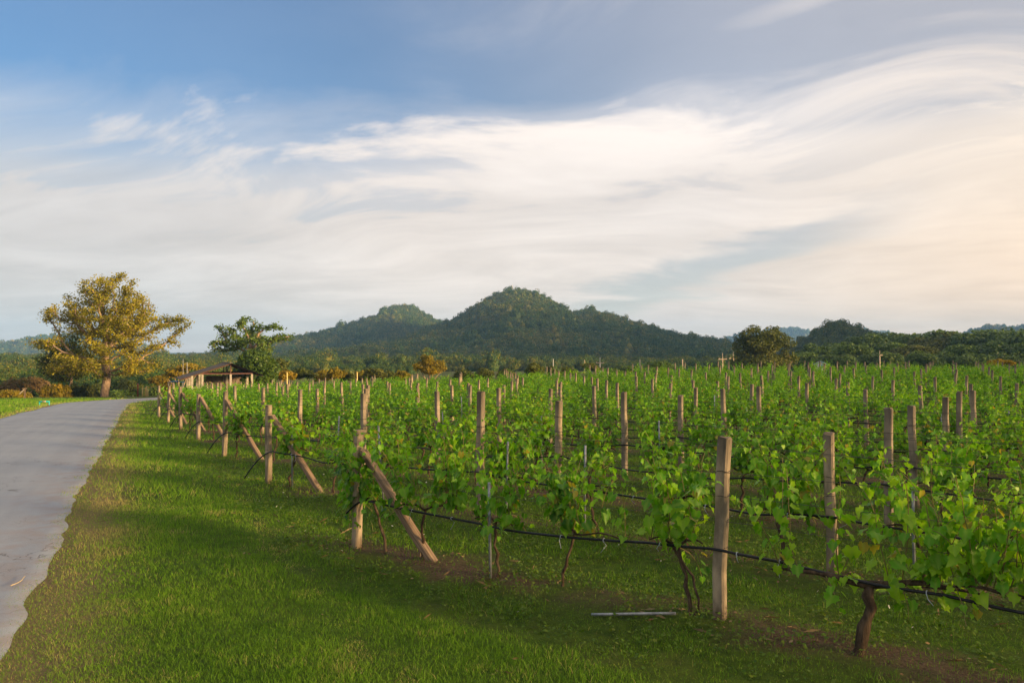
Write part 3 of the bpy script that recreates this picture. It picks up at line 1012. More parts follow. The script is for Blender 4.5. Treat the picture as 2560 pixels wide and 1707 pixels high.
ROT_ROW = math.atan2(U[1], U[0])
vines = []          # (dist, k, i, t, x, y)
posts = []
rows = []
FRONT_T = [0.22, 1.20, 2.19, 3.15, 4.30, 5.90, 7.02, 8.1]
for k in range(0, 38):
    E = E0 + k * ESTEP
    t0 = 0.0
    if k > 6:
        t0 = max(0.0, (-0.425 * E[1] - E[0]) / (0.7915 - 0.425 * 0.6112), (E[1] - 70) / 0.6112)
    ts = np.arange(0, 140, 0.25) + t0
    xy = E[None] + ts[:, None] * U[None]
    okk = (xy[:, 0] < 0.66 * xy[:, 1] + 5) & (xy[:, 1] > 2.5)
    if not okk.any(): continue
    t1 = ts[okk].max()
    if t1 - t0 < 1.5: continue
    rows.append((k, E, t0, t1))
    g = np.random.default_rng(1000 + k)
    tp = [t0 + 5.0 * j * (0.936 if k == 0 else 1) + (g.normal(0, 0.06) if j else 0) for j in range(int((t1 - t0) / 5.0) + 1)]
    for j, t in enumerate(tp):
        p = E + t * U; posts.append((float(np.hypot(*p)), k, j, t, p[0], p[1]))
    tv = FRONT_T if k == 0 else [t0 + 0.68 + 1.25 * i + g.normal(0, 0.07) for i in range(int((t1 - t0 - 0.4) / 1.25))]
    i = -1
    for t in tv:
        if g.random() < (0.08 if k > 1 else 0.0): continue
        i += 1
        p = E + t * U + RN * g.normal(0, 0.03)
        vines.append((float(np.hypot(*p)), k, i, t, p[0], p[1]))


def seen(x, y): return abs(x) < 0.66 * y + 0.3


vis = sorted([v for v in vines if seen(v[4], v[5])])
ind = vis[:300]
indset = set((v[1], v[2]) for v in ind)
rest = [v for v in vines if (v[1], v[2]) not in indset]
SPECIAL = {  # vines of the front row: lush, reach, top, trunk radius, lean, shift along the row of its head
    0: dict(lush=1.5, reach=0.5, top=1.5, trunk_r=0.016, lean=0.38),
    1: dict(lush=1.6, reach=0.44, top=1.55, trunk_r=0.016, lean=0.05),
    2: dict(lush=1.0, reach=0.26, top=1.38, trunk_r=0.015, lean=0.03),
    3: dict(lush=1.2, reach=0.38, top=1.36, trunk_r=0.014, lean=-0.18, lop=0.6),
    4: dict(lush=0.85, reach=0.26, top=1.50, trunk_r=0.017, lean=0.12),
    5: dict(lush=1.75, reach=0.9, top=1.46, trunk_r=0.042, lean=-0.10, zc=0.50),
    6: dict(lush=1.5, reach=0.68, top=1.42, trunk_r=0.022, lean=0.0),
    7: dict(lush=1.3, reach=0.62, top=1.35, trunk_r=0.02, lean=0.0)}
FRONT_LABEL = {
    0: 'leafy grapevine wrapped around the braced end post of the front row',
    1: 'bushy tall grapevine just right of the front row brace',
    2: 'grapevine trained up a grey metal stake in the front row',
    3: 'grapevine second left of the nearest post, beyond the twisted double stem',
    4: 'slender tall grapevine with twisted double stem just left of the nearest post',
    5: 'large grapevine with thick dark gnarled trunk right of the nearest post',
    6: 'grapevine at the right edge of the picture in the front row',
    7: 'grapevine beyond the right edge vine in the front row'}
for d, k, i, t, x, y in ind:
    z = float(terrain(x, y))
    if k == 0: lab = FRONT_LABEL[i]
    else:
        where = 'from the road' if k <= 6 else 'from its left end'
        lab = 'leafy grapevine in the %s, %s vine %s' % (row_name(k), ordn(i + 1), where)
    g = np.random.default_rng(5000 + k * 97 + i)
    near = (k == 0) or (k == 1 and d < 13.0)
    th = thing('grapevine', lab, 'grapevine', (x, y, z), ROT_ROW + (g.normal(0, 0.05) if near else g.choice([0, math.pi]) + g.normal(0, 0.06)), 'grapevines in rows')
    if near:
        v = vine(g, **(SPECIAL[i] if k == 0 else dict(lush=g.uniform(0.85, 1.3), reach=g.uniform(0.30, 0.48), top=g.uniform(1.2, 1.52), trunk_r=g.uniform(0.014, 0.024), lean=g.normal(0, 0.07))))
        if k == 0 and i == 4:
            tw = v['trunk'] + np.array([0.05, 0.02, 0]) * np.sin(np.linspace(0, math.pi * 1.2, 9))[:, None] * np.array([1.6, 1, 0])
            obj('stem', MB().tube(tw, 0.012, 6).mesh('stem', M_WOODVINE, True), th)
        obj('trunk', wood_mb(v).mesh('trunk', M_WOODVINE, True), th)
        for a in v['arms']: obj('cordon', MB().tube(a, np.linspace(v['r'] * 0.8, 0.007, len(a)), 6).mesh('cordon', M_WOODVINE, True), th)
        for s in v['shoots']: obj('shoot', MB().tube(s, np.linspace(0.0048, 0.0022, len(s)), 4, False).mesh('shoot', M_CANE, True), th)
        for M, kd in zip(v['mats'][:300], v['kinds'][:300]):
            lf = bpy.data.objects.new('leaf', LEAF_ME[kd]); COL.objects.link(lf)
            lf.parent = th; lf.matrix_basis = Matrix(M.tolist())
        th.scale = (1, 1, 1)
    else:
        wood, arms, cane, fol, _ = VK[int(g.integers(0, NV))]
        s = g.uniform(0.9, 1.1); th.scale = (s * 1.05, s * 1.05, s)
        obj('trunk', wood, th); obj('cordon', arms, th)
        if d < 22: obj('cane', cane, th)
        f = obj('foliage', fol, th); f['kind'] = 'stuff'
g = np.random.default_rng(3)
n = len(rest)
RX, RY = np.array([v[4] for v in rest]), np.array([v[5] for v in rest])
sc = g.uniform(0.9, 1.12, n)
scatter('far_grapevines', 'green mass of grapevines in the far rows of the vineyard', 'grapevines', np.stack([RX, RY, terrain(RX, RY)], 1),
        np.stack([np.zeros(n), np.zeros(n), ROT_ROW + g.choice([0, math.pi], n) + g.normal(0, 0.06, n)], 1), np.stack([sc * 1.05, sc * 1.1, sc], 1),
        g.integers(0, NV, n), [a[4] for a in VK])


# posts ---------------------------------------------------------------
def post_mesh(seed, h=1.57, w=0.098, name='post', mat=None):
    g = np.random.default_rng(seed)
    c = w * 0.14; a = w / 2
    ring = np.array([(a, -a + c), (a, a - c), (a - c, a), (-a + c, a), (-a, a - c), (-a, -a + c), (-a + c, -a), (a - c, -a)])
    zs = [-0.25, 0.0, 0.4, 0.8, 1.2, h - 0.02, h]
    V = []
    bow = g.normal(0, 0.006, (len(zs), 2))
    for i, z in enumerate(zs):
        s = (1.06 - 0.08 * z / h) * (0.93 if i == len(zs) - 1 else 1)
        jit = g.normal(0, 0.0018, (8, 2))
        zz = np.full(8, z) + (g.normal(0, 0.006, 8) if i >= len(zs) - 2 else 0)
        V.append(np.column_stack([ring * s + jit + bow[i], zz]))
    V = np.vstack(V); n = len(zs); Q = []
    for i in range(n - 1):
        for j in range(8): Q.append((i * 8 + j, i * 8 + (j + 1) % 8, (i + 1) * 8 + (j + 1) % 8, (i + 1) * 8 + j))
    V = np.vstack([V, [0, 0, h + 0.004]]); top = (n - 1) * 8
    T = [(len(V) - 1, top + j, top + (j + 1) % 8) for j in range(8)]
    return raw_mesh(name, V, [Q, T], [mat or M_CONC])


POSTS = [post_mesh(400 + i, h) for i, h in enumerate((1.55, 1.58, 1.62, 1.50, 1.56))]
ENDPOSTS = [post_mesh(450 + i, h, 0.095) for i, h in enumerate((1.42, 1.56, 1.52, 1.58))]
TALLPOST = post_mesh(470, 1.76)
WRAP = {}


def wrap_mesh():
    mb = MB(); a = np.linspace(0, 2 * math.pi, 9)
    r = 0.053
    sq = np.array([(math.copysign(min(abs(math.cos(q)) * 1.25, 1), math.cos(q)) * r, math.copysign(min(abs(math.sin(q)) * 1.25, 1), math.sin(q)) * r, 0.004 * math.sin(3 * q)) for q in a])
    mb.tube(sq, 0.0028, 4, False)
    return mb.mesh('wire_wrap', M_WIRE, True)


WRAP_ME = wrap_mesh()
POST_LABEL = {(1, 1): 'tall concrete post standing above the vines in the second row, left of centre', (0, 0): 'short end post of the front row half hidden in vine leaves', (0, 1): 'thick weathered concrete post nearest the camera, standing clear of leaves'}
for d, k, j, t, x, y in sorted(posts):
    g = np.random.default_rng(7000 + k * 50 + j)
    where = 'from the road' if k <= 6 else 'from its left end'
    if (k, j) in POST_LABEL: lab = POST_LABEL[(k, j)]
    elif j == 0 and k <= 6: lab = 'braced end post of the %s beside the lawn' % row_name(k)
    else: lab = 'concrete trellis post in the %s, %s post %s' % (row_name(k), ordn(j + 1), where)
    if not seen(x - 1.0, y) and not seen(x, y): continue
    me = (ENDPOSTS if j == 0 else POSTS)[int(g.integers(0, 4 if j == 0 else 5))]
    if (k, j) == (0, 0): me = ENDPOSTS[0]
    if (k, j) == (0, 1): me = POSTS[0]
    if (k, j) == (1, 1): me = TALLPOST
    o = obj('trellis_post', me, None, (x, y, float(terrain(x, y))))
    o.rotation_euler = (g.normal(0, 0.018), g.normal(0, 0.022), ROT_ROW + g.normal(0, 0.05))
    tag(o, lab, 'post', 'concrete posts of the vineyard')
    if d < 17:
        for zz in (0.60, 0.84, 1.04, 1.26):
            w = obj('wire_wrap', WRAP_ME, o, (0, 0, zz + g.normal(0, 0.012))); w.rotation_euler = (g.normal(0, 0.06), g.normal(0, 0.06), 0)


def brace_mesh(L, seed):
    return post_mesh(seed, L, 0.092, 'brace', M_TIMBER)


for k, E, t0, t1 in rows:
    if k > 9: continue
    g = np.random.default_rng(8800 + k)
    foot = E + (t0 + (1.26 if k == 0 else g.uniform(1.35, 1.55))) * U; head = E + (t0 + 0.10) * U
    zf_, zh = float(terrain(*foot)), float(terrain(*head)) + (1.17 if k == 0 else g.uniform(1.2, 1.36))
    A = Vector((foot[0], foot[1], zf_)); B = Vector((head[0], head[1], zh))
    o = obj('brace', brace_mesh((B - A).length, 480 + k), None, A)
    o.rotation_euler = (B - A).to_track_quat('Z', 'Y').to_euler()
    where = 'the front row' if k == 0 else 'the ' + row_name(k)
    tag(o, 'slanting weathered timber brace propping the end post of ' + where, 'brace', 'timber braces at the row ends')

# hoses, ties, wires, stakes ------------------------------------------
for k, E, t0, t1 in rows:
    if k > 17: continue
    g = np.random.default_rng(9100 + k)
    ts = np.arange(t0 + 0.3, t1, 0.12 if k < 5 else 0.3)
    fr = ((ts - t0) / (5.0 * (0.936 if k == 0 else 1))) % 1
    zz = 0.61 - 0.10 * np.sin(fr * math.pi) ** 0.8 + 0.012 * np.interp(ts, np.arange(0, 200, 0.4), g.normal(0, 1, 500))
    side = -0.07 + 0.01 * np.interp(ts, np.arange(0, 200, 0.7), g.normal(0, 1, 286))
    P2 = E[None] + ts[:, None] * U[None] + side[:, None] * RN[None]
    pts = np.column_stack([P2, terrain(P2[:, 0], P2[:, 1]) + zz])
    hook = []
    drop = 0.20 if k == 0 else (0.55 if t0 == 0 else 0.3)
    for f in np.linspace(0, 1, 9):                       # the loose end bends down to the turf
        tt_ = t0 + 0.3 - (0.42 if k == 0 else 0.95) * (1 - f) ** 1.2
        p = E + tt_ * U - 0.07 * RN
        hook.append((p[0], p[1], float(terrain(*p)) + 0.60 - drop * (1 - f) ** 2.2))
    pts = np.vstack([hook[:-1], pts])
    o = obj('irrigation_hose', MB().tube(pts, 0.0125 if k < 3 else 0.014, 8 if k < 4 else 5).mesh('irrigation_hose', M_HOSE, True))
    tag(o, 'black plastic drip hose strung along the ' + row_name(k), 'hose', 'drip hoses along the vine rows')
    if k < 2:
        for q in np.arange(t0 + 0.45, t1, 0.62 if k == 0 else 0.8):
            i = int(np.argmin(np.abs(ts - (q + g.normal(0, 0.15))))) + 8
            if i >= len(pts): continue
            c = pts[i]; mb = MB(); a = np.linspace(0, 2 * math.pi, 9)
            n3 = np.array([RN[0], RN[1], 0])
            mb.tube([c + 0.017 * (math.cos(s) * n3 + math.sin(s) * np.array([0, 0, 1])) for s in a], 0.004, 4, False)
            e = c - 0.017 * n3
            mb.tube([e, e + [g.normal(0, 0.015), g.normal(0, 0.015), -0.04], e + [g.normal(0, 0.03), g.normal(0, 0.03), -g.uniform(0.06, 0.12)]], 0.003, 4)
            obj('tie', mb.mesh('tie', M_TIE, True), o)
    if k < 8:
        for zi, (h, nm) in enumerate(((0.84, 'lowest'), (1.04, 'second lowest'), (1.26, 'third lowest'), (1.46, 'topmost'))):
            tw = np.arange(t0, t1, 1.0)
            sg = 0.012 * np.sin(tw * 2 + zi)
            P2 = E[None] + tw[:, None] * U[None] + 0.055 * (1 if zi % 2 else -1) * RN[None]
            o = obj('trellis_wire', MB().tube(np.column_stack([P2, terrain(P2[:, 0], P2[:, 1]) + h + sg]), 0.0024, 3, False).mesh('trellis_wire', M_WIRE, True))
            tag(o, '%s thin steel wire strung above the hose of the %s' % (nm, row_name(k)), 'wire', 'trellis wires')

for d, k, i, t, x, y in ind:
    g = np.random.default_rng(9900 + k * 131 + i)
    if not ((k == 0 and i == 2) or (k > 0 and d < 26 and g.random() < 0.13)): continue
    h = 0.98 if k == 0 else g.uniform(0.9, 1.3)
    o = obj('stake', MB().tube([(0, 0, -0.2), (0, 0, h * 0.5), (g.normal(0, 0.01), 0, h)], 0.015, 8).mesh('stake', M_STAKE, True), None, (x - 0.06, y - 0.05, float(terrain(x, y))))
    o.rotation_euler = (g.normal(0, 0.05), g.normal(0, 0.06), 0)
    tag(o, ('grey metal pipe stake beside a grapevine of the front row' if k == 0 else 'grey pipe stake beside the %s grapevine of the %s' % (ordn(i + 1), row_name(k))), 'stake', 'pipe stakes among the vines')

# ------------------------------------------------------------------ grass
def blades(P, h, w, g, lean=0.6, tint=None, simple=False):
    n = len(P)
    a = g.uniform(0, 2 * math.pi, n); b = a + g.normal(0, 1.0, n)
    S = np.stack([np.cos(a), np.sin(a), np.zeros(n)], 1) * (w * g.uniform(0.6, 1.3, n) / 2)[:, None]
    hh = h * g.uniform(0.5, 1.35, n)
    Ld = np.stack([np.cos(b), np.sin(b), np.zeros(n)], 1) * (hh * lean * g.uniform(0.2, 1.4, n))[:, None]
    up = np.stack([np.zeros(n), np.zeros(n), hh], 1)
    if simple:
        V = np.stack([P - S, P + S, P + Ld + up], 1).reshape(-1, 3)
        F = np.arange(3 * n).reshape(n, 3)
        return V, F, np.repeat(tint, 3)
    mid = P + Ld * 0.35 + up * 0.62
    V = np.stack([P - S, P + S, mid + S * 0.75, mid - S * 0.75, P + Ld + up * 0.95], 1).reshape(-1, 3)
    i = np.arange(n)[:, None] * 5
    F = np.concatenate([i + [0, 1, 2], i + [0, 2, 3], i + [3, 2, 4]], 0)
    return V, F, np.repeat(tint, 5)


def soil_strip(x, y):
    r = (RN[0] * x + RN[1] * y - ROW0) / ROWGAP
    ph = np.abs(r - np.round(r)) * ROWGAP
    return sstep(0.62, 0.02, ph + (fbm(x * 0.9, y * 0.9, 7, 3) - 0.5) * 2.2) * sstep(-1.2, 0.2, field_q(x, y) + (fbm(x * 3, y * 3, 8, 2) - 0.5) * 2) * (r > -0.45)


gg = np.random.default_rng(42)
BANDS = [(4.2, 8, 5200, 0.0031, 0.031), (8, 13, 2000, 0.0050, 0.038), (13, 22, 520, 0.011, 0.062), (22, 40, 170, 0.020, 0.075), (40, 78, 40, 0.040, 0.10)]
acc = {'lawn_grass': [], 'vineyard_grass': [], 'verge_grass': []}
for d0, d1, rho, bw, bh in BANDS:
    X0, X1 = -0.70 * d1 - 1, 0.70 * d1 + 1
    n = int((X1 - X0) * (d1 - d0) * rho)
    x, y = gg.uniform(X0, X1, n), gg.uniform(d0, d1, n)
    ok = np.abs(x) < 0.68 * y + 0.9
    x, y = x[ok], y[ok]
    m = RD_N[0] * x + RD_N[1] * y
    al = RD_D[0] * x + RD_D[1] * y
    if d1 > 60: m = np.where(al > 66, m - (al - 66) ** 2 * 0.013, m)
    edge = -1.10 + np.interp(al, ss_, er_r) + 0.30 * (fbm(al * 1.6, m * 0.5, 3, 4) - 0.5) * 2
    edgel = -6.0 + 0.25 * (fbm(al * 0.9, m * 0.5, 4, 3) - 0.5) * 2
    on = (m > edge) | (m < edgel)
    q = field_q(x, y)
    fld = q > 0.1 + 0.8 * (fbm(x, y, 12, 2) - 0.5)
    strip = soil_strip(x, y)
    thin = fbm(x * 1.7, y * 1.7, 15, 3)
    keep = on & (gg.random(len(x)) < np.where(fld, (1 - 0.72 * strip) * (0.45 + 0.75 * thin) * 0.66, np.where(m < -0.5, 0.9, 1.0)))
    for nm, sel in (('vineyard_grass', keep & fld), ('verge_grass', keep & ~fld & (np.abs(m + 3.5) < 2.80 + 0.35 * (thin - 0.5))), ('lawn_grass', keep & ~fld & (np.abs(m + 3.5) >= 2.80 + 0.35 * (thin - 0.5)))):
        xs, ys = x[sel], y[sel]
        if not len(xs): continue
        P = np.column_stack([xs, ys, terrain(xs, ys) - 0.004])
        nn = len(xs)
        pt = fbm(xs * 0.8, ys * 0.8, 21, 4); p2 = fbm(xs * 4, ys * 4, 31, 3); p3 = fbm(xs * 0.25, ys * 0.25, 41, 2)
        ms = m[sel]
        if nm == 'lawn_grass':
            tint = 0.06 + 0.85 * np.clip(pt - 0.25, 0, 1) * 0.7 + 0.30 * (p2 - 0.5) + gg.normal(0, 0.09, nn)
            dry = sstep(0.45, -0.8, np.where(ms > -2, ms, -ms - 7.0) + (p2 - 0.5) * 1.6) * 0.40 + 0.07 * sstep(3.2, 0.2, np.where(ms > -2, ms, -ms - 7.0)) * (0.4 + p2) + 0.14 * sstep(0.52, 0.7, fbm(xs * 1.9, ys * 1.9, 51, 3))
            tint = np.clip(tint, 0.0, 0.54) + dry + (gg.random(nn) < 0.05 + 0.30 * sstep(0.5, 0.72, p2)) * 0.34
            hgt = bh * (0.55 + 0.9 * pt) * (0.8 + 0.5 * sstep(0.45, 0.62, p3)) * (1 + 1.1 * (gg.random(nn) < 0.02))
            for tm in (1.55, 3.05):                       # old wheel tracks: shorter, yellower grass
                tr_ = np.exp(-((ms - tm - 0.25 * (p3 - 0.5)) / 0.17) ** 2) * (0.4 + 0.6 * (p2 > 0.45))
                tint = tint + 0.16 * tr_; hgt = hgt * (1 - 0.45 * tr_)
        elif nm == 'verge_grass':
            tint = np.where(gg.random(nn) < 0.25 + 0.5 * p3, 0.28 + 0.2 * p2, 0.60 + 0.36 * p2) + gg.normal(0, 0.10, nn); hgt = bh * (0.5 + 0.6 * p2)
        else:
            tint = 0.18 + 0.5 * (pt - 0.2) * 0.9 + gg.normal(0, 0.10, nn) + (gg.random(nn) < 0.09) * 0.4
            hgt = bh * (0.7 + 2.2 * np.clip(thin[sel] - 0.35, 0, 1) * (1 - 0.6 * strip[sel]) + 1.6 * (gg.random(nn) < 0.05))
        tint = np.clip(tint, 0, 1)
        acc[nm].append(blades(P, hgt, bw * (1.15 if nm == 'vineyard_grass' else 1), gg, 0.75, tint, d0 >= 13))
for nm, lab in (('lawn_grass', 'short mown green lawn between the road and the vineyard'), ('vineyard_grass', 'longer patchy grass growing between the vine rows'),
                ('verge_grass', 'dry straw-coloured grass fringe along the road edge')):
    Vs, Fs, As, n0 = [], [], [], 0
    for V, F, A in acc[nm]:
        Vs.append(V); Fs.append(F + n0); As.append(A); n0 += len(V)
    tag(obj(nm, raw_mesh(nm, np.vstack(Vs), [np.vstack(Fs)], [M_LAWN], False, None, np.concatenate(As))), lab, 'grass', None, 'stuff')
acc = None

# low broad-leaved weeds under the vines
n = 40000
x, y = gg.uniform(-14, 20, n), gg.uniform(4.6, 26, n)
c = fbm(x * 1.4, y * 1.4, 61, 3)
ok = (np.abs(x) < 0.68 * y + 0.5) & (field_q(x, y) > -0.9) & (c > 0.47) & (gg.random(n) < np.clip(14 / y, 0, 1))
ok &= (RN[0] * x + RN[1] * y - ROW0) > -1.1
x, y = x[ok], y[ok]
# several leaflets around each point
rep = 7
x = np.repeat(x, rep) + gg.normal(0, 0.05, len(x) * rep); y = np.repeat(y, rep) + gg.normal(0, 0.05, len(y) * rep)
P = np.column_stack([x, y, terrain(x, y) + gg.uniform(0.01, 0.09, len(x))])
V, Q = leaf_quads(P, 0.034, gg, 0.9, 0.7)
tag(obj('weeds', raw_mesh('weeds', V, [Q], [M_WEED])), 'low leafy weeds on the soil under the front vine rows', 'weeds', None, 'stuff')

# fallen leaves, prunings and straw on the soil under the rows
n = 16000
x, y = gg.uniform(-14, 20, n), gg.uniform(4.6, 24, n)
ok = (np.abs(x) < 0.68 * y + 0.5) & (field_q(x, y) > -1.3) & (gg.random(n) < soil_strip(x, y) * 0.9 + 0.06) & (gg.random(n) < np.clip(11 / y, 0, 1))
x, y = x[ok], y[ok]
P = np.column_stack([x, y, terrain(x, y) + gg.uniform(0.006, 0.03, len(x))])
V1, Q1 = leaf_quads(P, 0.035, gg, 3.0, 0.6)
k = gg.choice(len(P), len(P) // 2)
V2, Q2 = leaf_quads(P[k] + gg.normal(0, 0.05, (len(k), 3)) * [1, 1, 0.1], 0.12, gg, 3.0, 0.05)
M_LITTER = leaf_mat('dry_litter', (0.07, 0.048, 0.028), (0.20, 0.14, 0.075), (0.27, 0.21, 0.12), 0.1, 0.9, None, 0, 0.1, 0.8, 0.2)
tag(obj('leaf_litter', raw_mesh('leaf_litter', np.vstack([V1, V2]), [np.vstack([Q1, Q2 + len(V1)])], [M_LITTER])), 'fallen leaves and straw on the bare soil under the vines', 'litter', None, 'stuff')

# ------------------------------------------------------------------ single trees and shrubs


def lob(pxc, pyc, rx, rz, d, base, dep=0.0, rd=None):
    """Crown lobe given in photograph pixels, relative to the tree's base."""
    k = d / 1991
    p = at(pxc, pyc, d) - base
    return (p[0], p[1] + dep, p[2], rx * k, (rd if rd is not None else rx) * k, rz * k)


def gnd(px_, d):
    x = (px_ - 1280) / 1991 * d
    return np.array([x, d, float(terrain(x, d))])


d = 92
b = gnd(262, d)
L = [lob(275, 735, 70, 52, d, b), lob(205, 758, 62, 38, d, b, 1), lob(340, 772, 55, 38, d, b, -1), lob(150, 788, 48, 26, d, b, 0), lob(150, 858, 52, 30, d, b, -1.5), lob(250, 830, 80, 50, d, b, 2),
     lob(330, 855, 85, 45, d, b, -2), lob(425, 808, 50, 24, d, b, 0), lob(415, 862, 42, 30, d, b, 1), lob(150, 920, 52, 26, d, b, 1), lob(355, 920, 58, 28, d, b, -1), lob(240, 900, 70, 30, d, b, -3), lob(460, 820, 20, 14, d, b), lob(275, 785, 90, 60, d, b, 0), lob(215, 810, 80, 45, d, b, 1), lob(345, 815, 75, 45, d, b, -1), lob(250, 715, 45, 30, d, b), lob(300, 705, 35, 28, d, b)]
top = at(268, 888, d) - b
trunk = [np.array([0, 0, -0.4]), np.array([0.02, 0, 0.5])] + [np.array([0.25 * f + 0.1 * math.sin(5 * f), 0.1 * math.sin(4 * f), 0.5 + (top[2] - 0.5) * f]) for f in np.linspace(0.06, 1, 12)]
grow_tree('kapok_tree', 'tall spreading golden tree with thick bare trunk beside the road', 'tree', b, L, trunk, 0.46, None, 34000, 0.235, M_GOLD, M_BARK, 7,
          0.34, 1500, 0.42, 0.75, 3.2, None, 0.42, 0.5, 3)

d = 98
b = gnd(172, d)
L = [lob(165, 880, 55, 30, d, b), lob(150, 920, 58, 32, d, b), lob(200, 915, 40, 30, d, b), lob(185, 850, 25, 20, d, b)]
grow_tree('slender_tree', 'darker slender-trunked tree under the left side of the golden tree', 'tree', b, L, [np.array([0.05 * i, 0, -0.4 + 0.35 * i]) for i in range(12)], 0.16, None, 5200, 0.30, M_OLIVE, M_BARK, 17,
          0.42, 300, 0.45, 0.8, 3.0)

d = 104
b = gnd(622, d)
L = [lob(620, 806, 42, 14, d, b), lob(562, 820, 36, 13, d, b), lob(680, 815, 36, 13, d, b), lob(530, 850, 26, 12, d, b), lob(715, 842, 24, 10, d, b), lob(600, 840, 66, 15, d, b, 1.5), lob(660, 848, 54, 14, d, b, -1.5),
     lob(552, 872, 34, 12, d, b), lob(650, 876, 46, 14, d, b), lob(600, 862, 50, 14, d, b)]
grow_tree('shade_tree', 'airy green tree with upright fanned branches behind the shed', 'tree', b, L, [np.array([0.1 * math.sin(i * 0.5), 0, -0.4 + 0.4 * i]) for i in range(16)], 0.30, None, 7600, 0.27, M_GREEN, M_BARK, 27,
          0.30, 420, 0.45, 0.95, 3.5)

d = 88
b = gnd(640, d)
L = [lob(640, 906, 44, 34, d, b), lob(668, 922, 32, 30, d, b), lob(612, 926, 30, 26, d, b), lob(643, 945, 50, 28, d, b), lob(630, 890, 26, 18, d, b)]
g = np.random.default_rng(31)
t = thing('mango_tree', 'dense dark green round tree right behind the shed roof', 'tree', b)
obj('trunk', stems_mesh(0.1, [(0, 0, 2.2), (0.6, 0.2, 2.4), (-0.6, 0, 2.3)], 0.14, g, M_BARK2), t)
obj('crown', bush_mesh(L, 7000, 0.26, g, M_DEEP, 0.72), t)

SHRUBS = [  # name, label, category, px, distance, lobes (px, py, rx, rz), leaves, leaf size, material, seed
    ('olive_tree', 'loose olive-green tree between the shed and the wooded hill', 'tree', 702, 100, [(700, 915, 26, 22), (685, 930, 30, 20), (716, 935, 20, 16)], 2600, 0.30, M_OLIVE),
    ('golden_tree', 'small golden flat-crowned tree left of the shed', 'tree', 452, 118, [(430, 925, 24, 9), (470, 918, 30, 9), (500, 925, 18, 8), (448, 935, 30, 8), (415, 940, 18, 8)], 2600, 0.28, M_YELLOW),
    ('golden_shrub', 'golden shrub showing between the big tree and the shed', 'shrub', 400, 112, [(395, 950, 22, 14), (415, 960, 18, 12)], 1200, 0.28, M_YELLOW),
    ('orange_tree', 'small orange-yellow tree standing alone before the wooded hill', 'tree', 1075, 112, [(1070, 902, 20, 17), (1095, 912, 20, 15), (1050, 915, 17, 13), (1078, 925, 34, 14), (1112, 918, 8, 9)], 4200, 0.24, M_YELLOW),
    ('dark_tree', 'small dark round tree right of the orange-yellow tree', 'tree', 1338, 112, [(1335, 918, 20, 14), (1350, 926, 16, 12), (1322, 930, 14, 12)], 1900, 0.26, M_OLIVE),
    ('dark_shrub', 'low dark shrub just right of the small dark tree', 'shrub', 1378, 116, [(1376, 925, 12, 11), (1388, 930, 9, 9)], 900, 0.26, M_OLIVE),
    ('round_tree', 'big round olive tree standing beyond the vineyard at right', 'tree', 1905, 140,
     [(1880, 838, 40, 24), (1945, 850, 40, 28), (1905, 862, 62, 32), (1855, 868, 30, 28), (1970, 888, 24, 26), (1905, 900, 70, 26), (1925, 828, 24, 16), (1988, 900, 14, 14), (1845, 905, 26, 22)], 17000, 0.31, M_OLIVE),
    ('flat_tree', 'dark flat-topped tree beyond the middle of the vineyard', 'tree', 1555, 135, [(1530, 925, 34, 7), (1570, 920, 34, 7), (1600, 928, 26, 7), (1550, 933, 44, 7)], 2400, 0.28, M_DEEP),
    ('flat_tree', 'dark wide flat-topped tree between two utility poles', 'tree', 1655, 138, [(1640, 910, 34, 7), (1670, 917, 26, 8), (1630, 922, 40, 8), (1660, 930, 36, 8)], 2600, 0.28, M_DEEP),
    ('pale_shrub', 'pale rounded shrub at the far edge of the vineyard left of two poles', 'shrub', 1478, 120, [(1475, 915, 22, 10), (1490, 922, 16, 9)], 1200, 0.25, M_OLIVE),
    ('yellow_shrub', 'yellow-orange shrub at the far right corner of the vineyard', 'shrub', 2510, 74, [(2500, 906, 28, 8), (2528, 908, 18, 7), (2480, 912, 16, 8)], 1900, 0.15, M_YELLOW),
    ('rust_shrub', 'rust-brown bare-looking shrub at the left edge below the blue hill', 'shrub', 40, 106, [(30, 965, 34, 22), (70, 955, 30, 18), (0, 975, 30, 18), (90, 965, 20, 16)], 3300, 0.24, M_RUST),
    ('rust_shrub', 'rust-brown twiggy shrub left of the golden tree trunk', 'shrub', 105, 108, [(100, 960, 26, 16), (118, 972, 20, 14)], 1900, 0.24, M_RUST),
    ('yellow_bush', 'bright yellow-green bush low at the left edge', 'bush', 40, 84, [(28, 985, 34, 12), (62, 990, 26, 10), (0, 990, 26, 12)], 2600, 0.19, M_YELLOW),
    ('green_bush', 'dark green bush low in the left corner beside the lawn', 'bush', 20, 76, [(20, 1003, 16, 9), (30, 1008, 12, 7)], 700, 0.18, M_GREEN),
    ('palm_shrub', 'dark spiky shrub behind the end of the road', 'shrub', 316, 112, [(310, 985, 22, 12), (325, 988, 16, 10)], 1100, 0.28, M_DEEP),
    ('green_shrub', 'green shrub right of the golden tree trunk', 'shrub', 290, 108, [(285, 985, 18, 14), (300, 992, 14, 10)], 900, 0.26, M_GREEN),
    ('green_shrub', 'green shrub behind the yellow stakes at the road end', 'shrub', 372, 116, [(365, 980, 22, 14), (392, 978, 18, 16)], 1300, 0.27, M_GREEN),
]
